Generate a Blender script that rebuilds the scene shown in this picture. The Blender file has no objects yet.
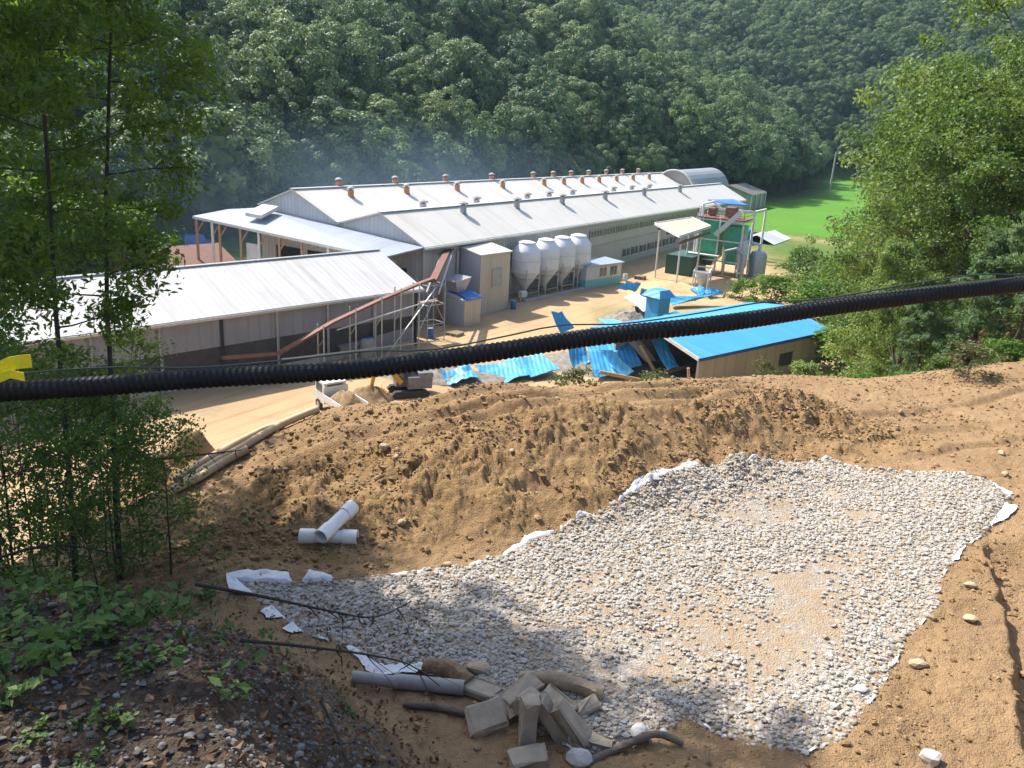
import bpy, bmesh, math, random
import numpy as np
from mathutils import Vector, Matrix

S = bpy.context.scene
COL = S.collection
rad = math.radians

# ------------------------------------------------------------------ camera, light, exposure
CAM_Z = 19.0
PITCH, ROLL, FOC = 17.9, 3.1, 830.0
_p, _r = rad(PITCH), rad(ROLL)
_F = np.array([0, math.cos(_p), -math.sin(_p)])
_R0 = np.array([1.0, 0, 0]); _U0 = np.cross(_R0, _F)
_R = _R0*math.cos(_r) + _U0*math.sin(_r)
_U = _U0*math.cos(_r) - _R0*math.sin(_r)
_C = np.array([0, 0, CAM_Z])
cam_d = bpy.data.cameras.new('camera'); cam = bpy.data.objects.new('camera', cam_d); COL.objects.link(cam)
M = Matrix(((_R[0], _U[0], -_F[0], 0), (_R[1], _U[1], -_F[1], 0), (_R[2], _U[2], -_F[2], CAM_Z), (0, 0, 0, 1)))
cam.matrix_world = M
cam_d.sensor_width = 36; cam_d.lens = 36*FOC/1024; cam_d.clip_start = .05; cam_d.clip_end = 4000
S.camera = cam

SUN_EL, SUN_AZ = 51.0, -56.0          # azimuth from +y towards +x (the sun stands ahead on the left)
w = bpy.data.worlds.new('World'); S.world = w; w.use_nodes = True
nt = w.node_tree; nt.nodes.clear()
sky = nt.nodes.new('ShaderNodeTexSky'); sky.sky_type = 'NISHITA'; sky.sun_disc = False
sky.sun_elevation = rad(SUN_EL); sky.sun_rotation = rad(SUN_AZ)
sky.air_density = 1.0; sky.dust_density = 2.0
bg = nt.nodes.new('ShaderNodeBackground'); bg.inputs[1].default_value = .15
wo = nt.nodes.new('ShaderNodeOutputWorld')
nt.links.new(sky.outputs[0], bg.inputs[0]); nt.links.new(bg.outputs[0], wo.inputs[0])
sl = bpy.data.lights.new('sun', 'SUN'); sl.energy = 4.5; sl.angle = rad(.5); sl.color = (1, .95, .86)
sun = bpy.data.objects.new('sun', sl); COL.objects.link(sun)
sd = Vector((math.sin(rad(SUN_AZ))*math.cos(rad(SUN_EL)), math.cos(rad(SUN_AZ))*math.cos(rad(SUN_EL)), math.sin(rad(SUN_EL))))
sun.rotation_euler = sd.to_track_quat('Z', 'Y').to_euler(); sun.location = (-60, 60, 120)
S.view_settings.view_transform = 'Standard'; S.view_settings.look = 'None'
S.view_settings.exposure = 0.98; S.view_settings.gamma = 1
S.view_settings.use_curve_mapping = False
S.render.engine = 'CYCLES'
S.cycles.use_denoising = True
S.cycles.max_bounces = 6; S.cycles.transparent_max_bounces = 8; S.cycles.volume_bounces = 0
S.cycles.diffuse_bounces = 3; S.cycles.glossy_bounces = 2; S.cycles.transmission_bounces = 4
S.cycles.caustics_reflective = False; S.cycles.caustics_refractive = False
S.cycles.sample_clamp_indirect = 6

rng = np.random.default_rng(7)

# ------------------------------------------------------------------ rays through the picture -> points in the place
def ray(x, y): return _F + _R*((x-512)/FOC) + _U*((384-y)/FOC)
def onz(x, y, z):
    d = ray(x, y); return _C + d*((z-CAM_Z)/d[2])
def atd(x, y, Y):
    d = ray(x, y); return _C + d*(Y/d[1])

# ------------------------------------------------------------------ noise
def _hash(ix, iy, seed):
    h = (ix.astype(np.int64)*374761393 + iy.astype(np.int64)*668265263 + seed*974711) & 0x7fffffff
    h = ((h ^ (h >> 13))*1274126177) & 0x7fffffff
    h = (h ^ (h >> 16)) & 0xffff
    return h/65535.0
def vnoise(x, y, seed=0):
    ix = np.floor(x); iy = np.floor(y); fx = x-ix; fy = y-iy
    fx = fx*fx*(3-2*fx); fy = fy*fy*(3-2*fy)
    a = _hash(ix, iy, seed); b = _hash(ix+1, iy, seed); c = _hash(ix, iy+1, seed); d = _hash(ix+1, iy+1, seed)
    return (a*(1-fx)+b*fx)*(1-fy) + (c*(1-fx)+d*fx)*fy
def fbm(x, y, f, oct=4, seed=0, gain=.5):
    s = 0; a = 1; t = 0
    for i in range(oct):
        cs, sn = math.cos(.6*i+.3), math.sin(.6*i+.3)
        s = s + a*vnoise((x*cs-y*sn)*f, (x*sn+y*cs)*f, seed+i*17); t += a; a *= gain; f *= 2.03
    return s/t - .5
def sst(a, b, x):
    t = np.clip((x-a)/(b-a), 0, 1); return t*t*(3-2*t)
def smin(a, b, k):
    h = np.clip(.5+.5*(b-a)/k, 0, 1); return b*(1-h)+a*h-k*h*(1-h)
def smax(a, b, k): return -smin(-a, -b, k)

# ------------------------------------------------------------------ the lie of the land
AZ = rad(30.7); A2 = np.array([math.sin(AZ), math.cos(AZ), 0]); N2 = np.array([A2[1], -A2[0], 0])
E0 = np.array([-8.96, 77.47, 0])
# crest of the spoil bank (x, y, z)
CREST = np.array([(-6.6, 10.6, 12.3), (-5.2, 10.9, 12.75), (-3.6, 11.5, 13.5), (-2.0, 12.0, 13.98), (-.6, 12.3, 14.38), (.8, 12.9, 14.42), (2.2, 13.5, 14.27),
                  (3.6, 14.4, 14.15), (4.9, 15.4, 13.95), (6.3, 16.4, 13.6), (7.6, 17.2, 13.4)])
def zplat(x, y):
    return 13.5 + .05*np.maximum(0, x-4.5) - .05*np.maximum(0, y-13)*sst(5, 9, x) - .3*np.maximum(0, -3.4-x)
def crest_dist(x, y):
    best = np.full(x.shape, 1e9); side = np.zeros(x.shape); zc = np.zeros(x.shape); tt = np.zeros(x.shape)
    for i in range(len(CREST)-1):
        a, b = CREST[i], CREST[i+1]; d = b[:2]-a[:2]; L = np.hypot(*d)
        t = np.clip(((x-a[0])*d[0]+(y-a[1])*d[1])/L**2, 0, 1)
        dx = x-a[0]-t*d[0]; dy = y-a[1]-t*d[1]; D = np.hypot(dx, dy); sd_ = (d[0]*dy-d[1]*dx)/L
        m = D < best
        best = np.where(m, D, best); side = np.where(m, sd_, side); zc = np.where(m, a[2]+t*(b[2]-a[2]), zc); tt = np.where(m, i+t, tt)
    return best, side, zc, tt
EX = np.array([-60, -30, -16, -10, -7, -5, -3, 0, 3, 6, 8, 11, 14, 18, 25, 32, 45, 70, 130, 300, 900.])
EY = np.array([-30, -12, 1, 7, 10.5, 12.8, 14.2, 15.4, 16.6, 18.0, 18.6, 19.6, 20.8, 23.5, 32, 46, 62, 88, 140, 280, 800.])
def hbase(x, y):
    """large shape without the small lumps"""
    ye = np.interp(x, EX, EY)
    zp = zplat(x, y) + .12*np.maximum(0, x-16)*sst(16, 34, x)
    d, side, zc, tt = crest_dist(x, y)
    wd = np.interp(tt, [0, 5, 7.5, 9], [2.45, 2.3, 1.35, 1.0]); near = np.clip(1-d/wd, 0, 1); near = .25*near*near*(3-2*near)+.75*near
    near = np.where(side > 0, np.clip(1-(d-1.6)/2.2, 0, 1), near)
    endf = sst(0, .6, tt)*(1-sst(9.2, 10, tt))
    z = zp + np.maximum(0, zc-zp)*near*np.where(side > 0, endf*.9+.1*0, endf)
    # the edge of the platform: down to the yard
    back = np.maximum(0, y-ye)
    z = z - .62*np.where(back < 2.5, back*back/5.0, back-1.25)
    # the bank the photographer stands on
    y0 = np.interp(x, [-12, -6, -3.5, -2.2, -1.4, -.9, -.5, .4, 4, 9], [4.6, 4.4, 4.2, 3.9, 3.3, 2.4, 1.3, .3, -.2, -1.5])
    zt = np.interp(x, [-12, -5, -2.5, -1.2, 0, 3, 8], [15.3, 16.6, 16.75, 16.7, 17.3, 17.3, 17.5])
    zb = zt - .1*y - np.maximum(0, y-y0)*np.interp(x, [-6, -2, 0, 4], [.52, .72, .66, .62])
    z = smax(z, np.minimum(zb, 17.4), .35)
    z = smax(z, 0*z, 1.2)
    # the wooded hill across the valley
    q = -((x-E0[0])*N2[0]+(y-E0[1])*N2[1]); s = (x-E0[0])*A2[0]+(y-E0[1])*A2[1]
    foot = 42 - .05*s + 14*np.sin(s*.021+.5) + 22*sst(150, 260, s)*0
    hq = np.maximum(0, q-foot)
    hz = 125*(1-np.exp(-hq/205.0)) + 6*np.sin(s*.045)*sst(0, 60, hq) + .00*s
    # far head of the valley
    fz = 150*(1-np.exp(-np.maximum(0, s-330+.35*q)/170.0))
    # the slope on the right behind the big trees
    rq = np.maximum(0, -q-95-.12*s); rz = 60*(1-np.exp(-rq/90.0))
    return z + np.maximum(np.maximum(hz, fz), rz*sst(60, 160, y))

def worley(x, y, f, seed):
    x = x*f; y = y*f; ix = np.floor(x); iy = np.floor(y); best = np.full(x.shape, 9.0)
    for i in (-1, 0, 1):
        for j in (-1, 0, 1):
            cx = ix+i; cy = iy+j; dx = cx+_hash(cx, cy, seed)-x; dy = cy+_hash(cx, cy, seed+5)-y
            best = np.minimum(best, (dx*dx+dy*dy)/(.25+.75*_hash(cx, cy, seed+9)))
    return np.sqrt(np.maximum(0, 1-best*1.6))
def lumps(x, y):
    """clods, ruts and small unevenness of the worked soil"""
    d, side, zc, tt = crest_dist(x, y)
    r = np.hypot(x, y)
    bank = sst(3.2, 1.2, d)*sst(.3, 1.0, tt)*(1-sst(8.8, 9.8, tt))
    ye = np.interp(x, EX, EY)
    dirt = sst(60, 25, r)*(1-sst(4, 9, y-ye))
    a = fbm(x, y, .9, 3, 3)*.40*bank
    m = bank > .01
    if m.any():
        xm, ym = x[m], y[m]; wx = xm+.25*fbm(xm, ym, 3, 2, 71); wy = ym+.25*fbm(xm, ym, 3, 2, 72)
        n = np.abs(fbm(xm, ym, 1.7, 4, 11))*2; pk = sst(-.12, .12, fbm(xm, ym, 1.1, 3, 31))
        k = .15*(.4-n) + pk*(.06*worley(wx, wy, 3.2, 1)+.06*worley(wx, wy, 7, 2)) + (.35+.65*pk)*(.06*worley(wx, wy, 14, 3)+.06*fbm(xm, ym, 22, 3, 33, .6)) + .09*fbm(xm, ym, 6, 4, 34, .6)
        k = .95*k*(1+.15*sst(5.5, 7.0, tt[m])*(1-sst(8.5, 9.5, tt[m])))
        a[m] += k*bank[m]*np.where(side[m] > .2, .22, 1)
    gr = gravel_mask(x, y)
    a = a + dirt*(1-bank)*(1-gr)*(.18*fbm(x, y, .8, 3, 5) + .07*fbm(x, y, 4, 3, 6) + .035*fbm(x, y, 13, 3, 8))
    a = a + gr*(.12*fbm(x, y, .5, 2, 15) + .02*fbm(x, y, 5, 2, 17))
    # wheel ruts along the top of the bank
    bk = .4+.6*sst(-.2, .1, fbm(x, y, .45, 2, 55))
    for off, dep in ((.35, .10), (.85, .11), (1.45, .09)):
        o = off + .12*np.sin(x*1.3+off) + .25*fbm(x, y, 1.2, 3, 56)
        a = a - bk*dep*np.exp(-((side-o)/.14)**2)*sst(1.0, 2.0, tt)*(1-sst(8.5, 9.5, tt))
        a = a + bk*.5*dep*np.exp(-((side-o-.26)/.12)**2)*sst(1.0, 2.0, tt)*(1-sst(8.5, 9.5, tt))
    # ruts climbing to the right
    for c0, sl_ in ((13.6, .36), (14.5, .42), (15.7, .55)):
        e = y-(c0+sl_*(x-7)) + .12*np.sin(x*1.1+c0) + .5*fbm(x, y, .7, 3, 57)
        a = a + sst(5.8, 7.5, x)*(1-sst(13, 16, x))*bk*(-.07*np.exp(-(e/.12)**2)+.04*np.exp(-((e-.28)/.14)**2))
    # the ditch edge low on the right
    e = (x-5.0) - .42*(y-6.3)
    wv = e + .35*fbm(x, y, 1.5, 4, 58)
    a = a - sst(5.4, 5.9, y)*(1-sst(10.2, 10.8, y))*.24*sst(-.02, .10, wv)*(1-sst(.5, 1.6, wv))
    return a

PADPX = [(236, 582), (290, 584), (340, 582), (420, 572), (470, 565), (505, 556), (540, 540), (572, 527), (610, 514), (640, 502), (680, 487), (705, 478), (735, 470), (775, 463), (830, 460), (862, 474),
         (905, 478), (945, 480), (985, 490), (1008, 508), (985, 536), (958, 556), (938, 585), (936, 612), (905, 640), (885, 680), (862, 715), (842, 740), (800, 752), (740, 742), (690, 716), (640, 742), (580, 752),
         (520, 715), (470, 676), (420, 664), (385, 668), (345, 645), (300, 630), (275, 610), (255, 597)]
PAD = np.array([onz(x, y, 13.5)[:2] for x, y in PADPX])
def pad_sd(x, y):
    """signed distance to the outline of the stone bed, positive inside"""
    best = np.full(x.shape, 1e9); ins = np.zeros(x.shape, bool); n = len(PAD)
    for i in range(n):
        a = PAD[i]; b = PAD[(i+1) % n]; d = b-a; t = np.clip(((x-a[0])*d[0]+(y-a[1])*d[1])/(d@d), 0, 1)
        best = np.minimum(best, np.hypot(x-a[0]-t*d[0], y-a[1]-t*d[1]))
        c = ((a[1] > y) != (b[1] > y))
        with np.errstate(divide='ignore', invalid='ignore'):
            ins ^= c & (x < (b[0]-a[0])*(y-a[1])/(b[1]-a[1]+1e-12)+a[0])
    return np.where(ins, best, -best)
def gravel_mask(x, y):
    m = (x > -5) & (x < 11) & (y > 4) & (y < 17)
    out = np.zeros(x.shape)
    if m.any():
        sdv = pad_sd(x[m], y[m]); out[m] = sst(-.05, .12, sdv)
    return out
def hfull(x, y):
    x = np.asarray(x, float); y = np.asarray(y, float)
    return hbase(x, y) + lumps(x, y)
def hz(x, y): return float(hfull(np.array([x]), np.array([y]))[0])
def hit(px, py, t0=1.5, t1=400):
    """where the line of sight through a pixel meets the ground"""
    d = ray(px, py); t = t0*(t1/t0)**np.linspace(0, 1, 1600)
    P = _C[None]+d[None]*t[:, None]; h = hfull(P[:, 0], P[:, 1]); k = np.argmax(P[:, 2] < h)
    if not (P[:, 2] < h).any(): k = np.argmin(P[:, 2]-h)
    return P[k]

# ------------------------------------------------------------------ mesh helpers
def np_mesh(name, V, F, mats, attrs=None, mi=None, smooth=False):
    me = bpy.data.meshes.new(name); V = np.asarray(V, np.float32); F = np.asarray(F, np.int32); k = F.shape[1]
    me.vertices.add(len(V)); me.vertices.foreach_set('co', V.ravel())
    me.loops.add(F.size); me.loops.foreach_set('vertex_index', F.ravel())
    me.polygons.add(len(F)); me.polygons.foreach_set('loop_start', np.arange(0, F.size, k, dtype=np.int32))
    try: me.polygons.foreach_set('loop_total', np.full(len(F), k, np.int32))
    except Exception: pass
    for m in (mats if isinstance(mats, (list, tuple)) else [mats]): me.materials.append(m)
    if mi is not None: me.polygons.foreach_set('material_index', np.asarray(mi, np.int32))
    me.polygons.foreach_set('use_smooth', np.full(len(F), bool(smooth)))
    me.update(calc_edges=True)
    for nm, (dom, val) in (attrs or {}).items():
        a = me.attributes.new(nm, 'FLOAT', dom); a.data.foreach_set('value', np.asarray(val, np.float32).ravel())
    me.validate()
    return me

class MB:
    """collects shapes for ONE mesh"""
    def __init__(s): s.v = []; s.f = []
    def add(s, V, F):
        o = len(s.v); s.v += [tuple(map(float, p)) for p in V]; s.f += [tuple(i+o for i in f) for f in F]; return s
    def hexa(s, b, t):
        n = len(b); V = list(b)+list(t); F = [tuple(range(n-1, -1, -1)), tuple(range(n, 2*n))]+[(i, (i+1) % n, n+(i+1) % n, n+i) for i in range(n)]
        return s.add(V, F)
    def box(s, c, ax, ay, az, sx, sy, sz, bev=0):
        c, ax, ay, az = (np.asarray(q, float) for q in (c, ax, ay, az))
        if bev <= 0:
            q = [c+ax*sx/2*i+ay*sy/2*j-az*sz/2 for i, j in ((-1, -1), (1, -1), (1, 1), (-1, 1))]
            return s.hexa(q, [p+az*sz for p in q])
        B = bev; rings = []
        for zz, k in ((-sz/2, B), (-sz/2+B, 0), (sz/2-B, 0), (sz/2, B)):
            X, Y = sx/2-k, sy/2-k; cc = B*.6 if k == 0 else B*.4
            pts = [(-X+cc, -Y), (X-cc, -Y), (X, -Y+cc), (X, Y-cc), (X-cc, Y), (-X+cc, Y), (-X, Y-cc), (-X, -Y+cc)]
            rings.append([c+ax*p[0]+ay*p[1]+az*zz for p in pts])
        V = [p for r in rings for p in r]; F = [tuple(range(7, -1, -1)), tuple(range(24, 32))]
        for r in range(3): F += [(r*8+i, r*8+(i+1) % 8, r*8+8+(i+1) % 8, r*8+8+i) for i in range(8)]
        return s.add(V, F)
    def bar(s, p, q, w, h=None, up=(0, 0, 1)):
        p, q = np.asarray(p, float), np.asarray(q, float); d = q-p; L = np.linalg.norm(d); d = d/L; h = h or w
        u = np.asarray(up, float)
        if abs(d@u) > .98: u = np.array([1.0, 0, 0])
        x = np.cross(d, u); x /= np.linalg.norm(x); u = np.cross(x, d)
        return s.box((p+q)/2, d, x, u, L, w, h)
    def tube(s, pts, r, n=8, caps=True):
        pts = [np.asarray(p, float) for p in pts]; m = len(pts); rr = r if hasattr(r, '__len__') else [r]*m
        V = []; x = None
        for i, p in enumerate(pts):
            d = pts[min(i+1, m-1)]-pts[max(i-1, 0)]; d = d/(np.linalg.norm(d)+1e-9)
            if x is None:
                h = np.array([0, 0, 1.]) if abs(d[2]) < .9 else np.array([1., 0, 0]); x = np.cross(d, h)
            x = x-d*(x@d); x /= np.linalg.norm(x)+1e-9; y = np.cross(d, x)
            V += [p+(x*math.cos(2*math.pi*k/n)+y*math.sin(2*math.pi*k/n))*rr[i] for k in range(n)]
        F = [(i*n+k, i*n+(k+1) % n, (i+1)*n+(k+1) % n, (i+1)*n+k) for i in range(m-1) for k in range(n)]
        if caps: F += [tuple(range(n-1, -1, -1)), tuple((m-1)*n+k for k in range(n))]
        return s.add(V, F)
    def pipe(s, pts, ro, ri, n=14):
        """hollow pipe with open ends"""
        pts = [np.asarray(p, float) for p in pts]
        o = len(s.v); s.tube(pts, ro, n, False); m = len(pts)
        i0 = len(s.v); s.tube(pts[::-1], ri, n, False)
        # join rings by nearest start: rebuild inner with the same frame
        del s.v[i0:]; s.f = [f for f in s.f if max(f) < i0]
        outer = np.array(s.v[o:i0]).reshape(m, n, 3); inner = []
        for i in range(m): inner += [tuple(pts[i]+(q-pts[i])*(ri/ro)) for q in outer[i]]
        s.v += inner
        for i in range(m-1):
            for k in range(n): s.f.append((i0+i*n+k, i0+(i+1)*n+k, i0+(i+1)*n+(k+1) % n, i0+i*n+(k+1) % n))
        for k in range(n):
            k2 = (k+1) % n; s.f.append((o+k, i0+k, i0+k2, o+k2)); e = (m-1)*n; s.f.append((o+e+k2, i0+e+k2, i0+e+k, o+e+k))
        return s
    def lathe(s, c, prof, n=20, axis=(0, 0, 1)):
        az = np.asarray(axis, float); az /= np.linalg.norm(az); h = np.array([1., 0, 0]) if abs(az[0]) < .9 else np.array([0, 1., 0])
        ax = np.cross(h, az); ax /= np.linalg.norm(ax); ay = np.cross(az, ax); c = np.asarray(c, float)
        V = [c+az*z+(ax*math.cos(2*math.pi*k/n)+ay*math.sin(2*math.pi*k/n))*max(r, 1e-4) for r, z in prof for k in range(n)]
        m = len(prof); F = [(i*n+k, i*n+(k+1) % n, (i+1)*n+(k+1) % n, (i+1)*n+k) for i in range(m-1) for k in range(n)]
        F += [tuple(range(n-1, -1, -1)), tuple((m-1)*n+k for k in range(n))]
        return s.add(V, F)
    def sheet(s, q, th, up=(0, 0, 1)):
        """a thin slab on a polygon"""
        q = [np.asarray(p, float) for p in q]; u = np.asarray(up, float)*th
        return s.hexa([p-u for p in q], q)

BASE = {}
def setp(o, label=None, cat=None, group=None, kind=None):
    if label: o['label'] = label
    if cat: o['category'] = cat
    if group: o['group'] = group
    if kind: o['kind'] = kind
    return o
def thing(name, label, cat, loc, group=None):
    o = bpy.data.objects.new(name, None); COL.objects.link(o); o.empty_display_size = .3
    o.location = tuple(map(float, loc)); BASE[o.name] = np.array(loc, float); return setp(o, label, cat, group, 'thing')
def part(name, mb, mat, parent, smooth=False, label=None):
    b = BASE[parent.name]; me = bpy.data.meshes.new(name)
    me.from_pydata([tuple(np.array(p)-b) for p in mb.v], [], mb.f)
    for m in (mat if isinstance(mat, (list, tuple)) else [mat]): me.materials.append(m)
    fix(me, smooth)
    o = bpy.data.objects.new(name, me); COL.objects.link(o); o.parent = parent; BASE[o.name] = b
    if label: o['label'] = label
    return o
def fix(me, smooth):
    bm = bmesh.new(); bm.from_mesh(me); bmesh.ops.recalc_face_normals(bm, faces=bm.faces); bm.to_mesh(me); bm.free()
    if smooth:
        for p in me.polygons: p.use_smooth = True
        try: me.set_sharp_from_angle(angle=rad(40))
        except Exception: pass
def solo(name, mb, mat, label, cat, loc=None, group=None, smooth=False, kind=None):
    V = np.array(mb.v); b = np.array(loc, float) if loc is not None else np.array([V[:, 0].mean(), V[:, 1].mean(), V[:, 2].min()])
    me = bpy.data.meshes.new(name); me.from_pydata([tuple(p) for p in V-b], [], mb.f)
    for m in (mat if isinstance(mat, (list, tuple)) else [mat]): me.materials.append(m)
    fix(me, smooth)
    o = bpy.data.objects.new(name, me); COL.objects.link(o); o.location = tuple(b); BASE[o.name] = b
    return setp(o, label, cat, group, kind or 'thing')
def copy_tree(o, loc, rz=0, sc=1.0, label=None, group=None):
    c = o.copy(); COL.objects.link(c); c.location = tuple(map(float, loc)); c.rotation_euler = (0, 0, rz)
    c.scale = (sc, sc, sc) if not hasattr(sc, '__len__') else sc
    if label: c['label'] = label
    if group: c['group'] = group
    for ch in list(o.children):
        d = ch.copy(); COL.objects.link(d); d.parent = c
        for g in list(ch.children):
            e = g.copy(); COL.objects.link(e); e.parent = d
    return c

# ------------------------------------------------------------------ materials
def nodes(name):
    m = bpy.data.materials.new(name); m.use_nodes = True; t = m.node_tree; t.nodes.clear()
    out = t.nodes.new('ShaderNodeOutputMaterial'); b = t.nodes.new('ShaderNodeBsdfPrincipled'); t.links.new(b.outputs[0], out.inputs[0])
    return m, t, b, out
def N(t, typ, **k):
    n = t.nodes.new(typ)
    for a, v in k.items():
        if a.startswith('i_'): n.inputs[a[2:].replace('_', ' ')].default_value = v
        else: setattr(n, a, v)
    return n
def mixc(t, fac, a, b, mode='MIX'):
    n = N(t, 'ShaderNodeMix', data_type='RGBA', blend_type=mode); n.clamp_factor = True
    for i, v in ((0, fac), (6, a), (7, b)):
        if hasattr(v, 'links') or isinstance(v, bpy.types.NodeSocket): t.links.new(v, n.inputs[i])
        else: n.inputs[i].default_value = (*v, 1) if isinstance(v, tuple) and len(v) == 3 else v
    return n.outputs[2]
def coord(t): return N(t, 'ShaderNodeTexCoord').outputs['Object']
def noise(t, scale, detail=4, rough=.55, vec=None):
    n = N(t, 'ShaderNodeTexNoise'); n.inputs['Scale'].default_value = scale; n.inputs['Detail'].default_value = detail; n.inputs['Roughness'].default_value = rough
    t.links.new(vec if vec is not None else coord(t), n.inputs['Vector']); return n.outputs[0]
def ramp(t, fac, lo, hi):
    n = N(t, 'ShaderNodeMapRange'); n.inputs[1].default_value = lo; n.inputs[2].default_value = hi; t.links.new(fac, n.inputs[0]); return n.outputs[0]
def bump(t, b, h, strength, dist):
    n = N(t, 'ShaderNodeBump'); n.inputs['Strength'].default_value = strength; n.inputs['Distance'].default_value = dist
    t.links.new(h, n.inputs['Height']); t.links.new(n.outputs[0], b.inputs['Normal']); return n
def plain(name, c1, c2=None, rough=.7, scale=3.0, bs=0, bd=.01, bscale=30, metal=0, spec=.4):
    m, t, b, o = nodes(name); c2 = c2 or tuple(v*.75 for v in c1)
    t.links.new(mixc(t, ramp(t, noise(t, scale, 5, .6), .35, .65), c1, c2), b.inputs['Base Color'])
    b.inputs['Roughness'].default_value = rough; b.inputs['Metallic'].default_value = metal; b.inputs['Specular IOR Level'].default_value = spec
    if bs: bump(t, b, noise(t, bscale, 4, .6), bs, bd)
    return m
def ribbed(name, c1, c2, az, period, rough=.45, bs=.6, bd=.03, dirt=None, dscale=.25, spec=.5, stretch=True):
    """profiled sheet: ribs repeat along the horizontal direction az"""
    m, t, b, o = nodes(name); mp = N(t, 'ShaderNodeMapping'); mp.inputs['Rotation'].default_value = (0, 0, -(math.pi/2-az)); t.links.new(coord(t), mp.inputs[0])
    wv = N(t, 'ShaderNodeTexWave', wave_type='BANDS', bands_direction='X', wave_profile='SIN'); wv.inputs['Scale'].default_value = 2*math.pi/20/period
    t.links.new(mp.outputs[0], wv.inputs['Vector'])
    col = mixc(t, ramp(t, noise(t, dscale, 6, .65), .35, .7), c1, c2)
    # sheet-to-sheet tone and run-off streaks
    m2 = N(t, 'ShaderNodeMapping'); m2.inputs['Scale'].default_value = (1.0, .06, .06); t.links.new(mp.outputs[0], m2.inputs[0])
    st = noise(t, 1.1, 4, .7, m2.outputs[0])
    col = mixc(t, ramp(t, st, .5, .8), col, dirt or tuple(v*.7 for v in c1))
    m3 = N(t, 'ShaderNodeMapping'); m3.inputs['Scale'].default_value = (.55, .05, .05); t.links.new(mp.outputs[0], m3.inputs[0])
    col = mixc(t, ramp(t, noise(t, 1.6, 6, .75, m3.outputs[0]), .60, .78), col, tuple(c1[i]*(.80, .66, .52)[i] for i in range(3)) if not stretch else tuple(v*.72 for v in c1))
    col = mixc(t, ramp(t, wv.outputs[1], .0, .25), tuple(v*.8 for v in c1), col)
    t.links.new(col, b.inputs['Base Color']); b.inputs['Roughness'].default_value = rough; b.inputs['Specular IOR Level'].default_value = spec
    bump(t, b, wv.outputs[1], bs, bd)
    return m
def leafmat(name, cs, trans=.4, rough=.55, var='var'):
    m, t, b, o = nodes(name); at = N(t, 'ShaderNodeAttribute', attribute_name=var)
    r = N(t, 'ShaderNodeValToRGB'); el = r.color_ramp.elements
    while len(el) < len(cs): el.new(.5)
    for i, c in enumerate(cs): el[i].position = i/(len(cs)-1); el[i].color = (*c, 1)
    oi = N(t, 'ShaderNodeObjectInfo'); ad = N(t, 'ShaderNodeMath', operation='MULTIPLY_ADD'); ad.inputs[1].default_value = .5
    t.links.new(oi.outputs['Random'], ad.inputs[0])
    s1 = N(t, 'ShaderNodeMath', operation='MULTIPLY'); s1.inputs[1].default_value = .62; t.links.new(at.outputs['Fac'], s1.inputs[0])
    t.links.new(s1.outputs[0], ad.inputs[2]); t.links.new(ad.outputs[0], r.inputs[0])
    t.links.new(r.outputs[0], b.inputs['Base Color']); b.inputs['Roughness'].default_value = rough; b.inputs['Specular IOR Level'].default_value = .35
    tr = N(t, 'ShaderNodeBsdfTranslucent'); hs = N(t, 'ShaderNodeHueSaturation'); hs.inputs['Saturation'].default_value = 1.2; hs.inputs['Value'].default_value = 1.5
    hs.inputs['Hue'].default_value = .485
    t.links.new(r.outputs[0], hs.inputs['Color']); t.links.new(hs.outputs[0], tr.inputs[0])
    mx = N(t, 'ShaderNodeMixShader'); mx.inputs[0].default_value = trans; t.links.new(b.outputs[0], mx.inputs[1]); t.links.new(tr.outputs[0], mx.inputs[2]); t.links.new(mx.outputs[0], o.inputs[0])
    return m

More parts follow.
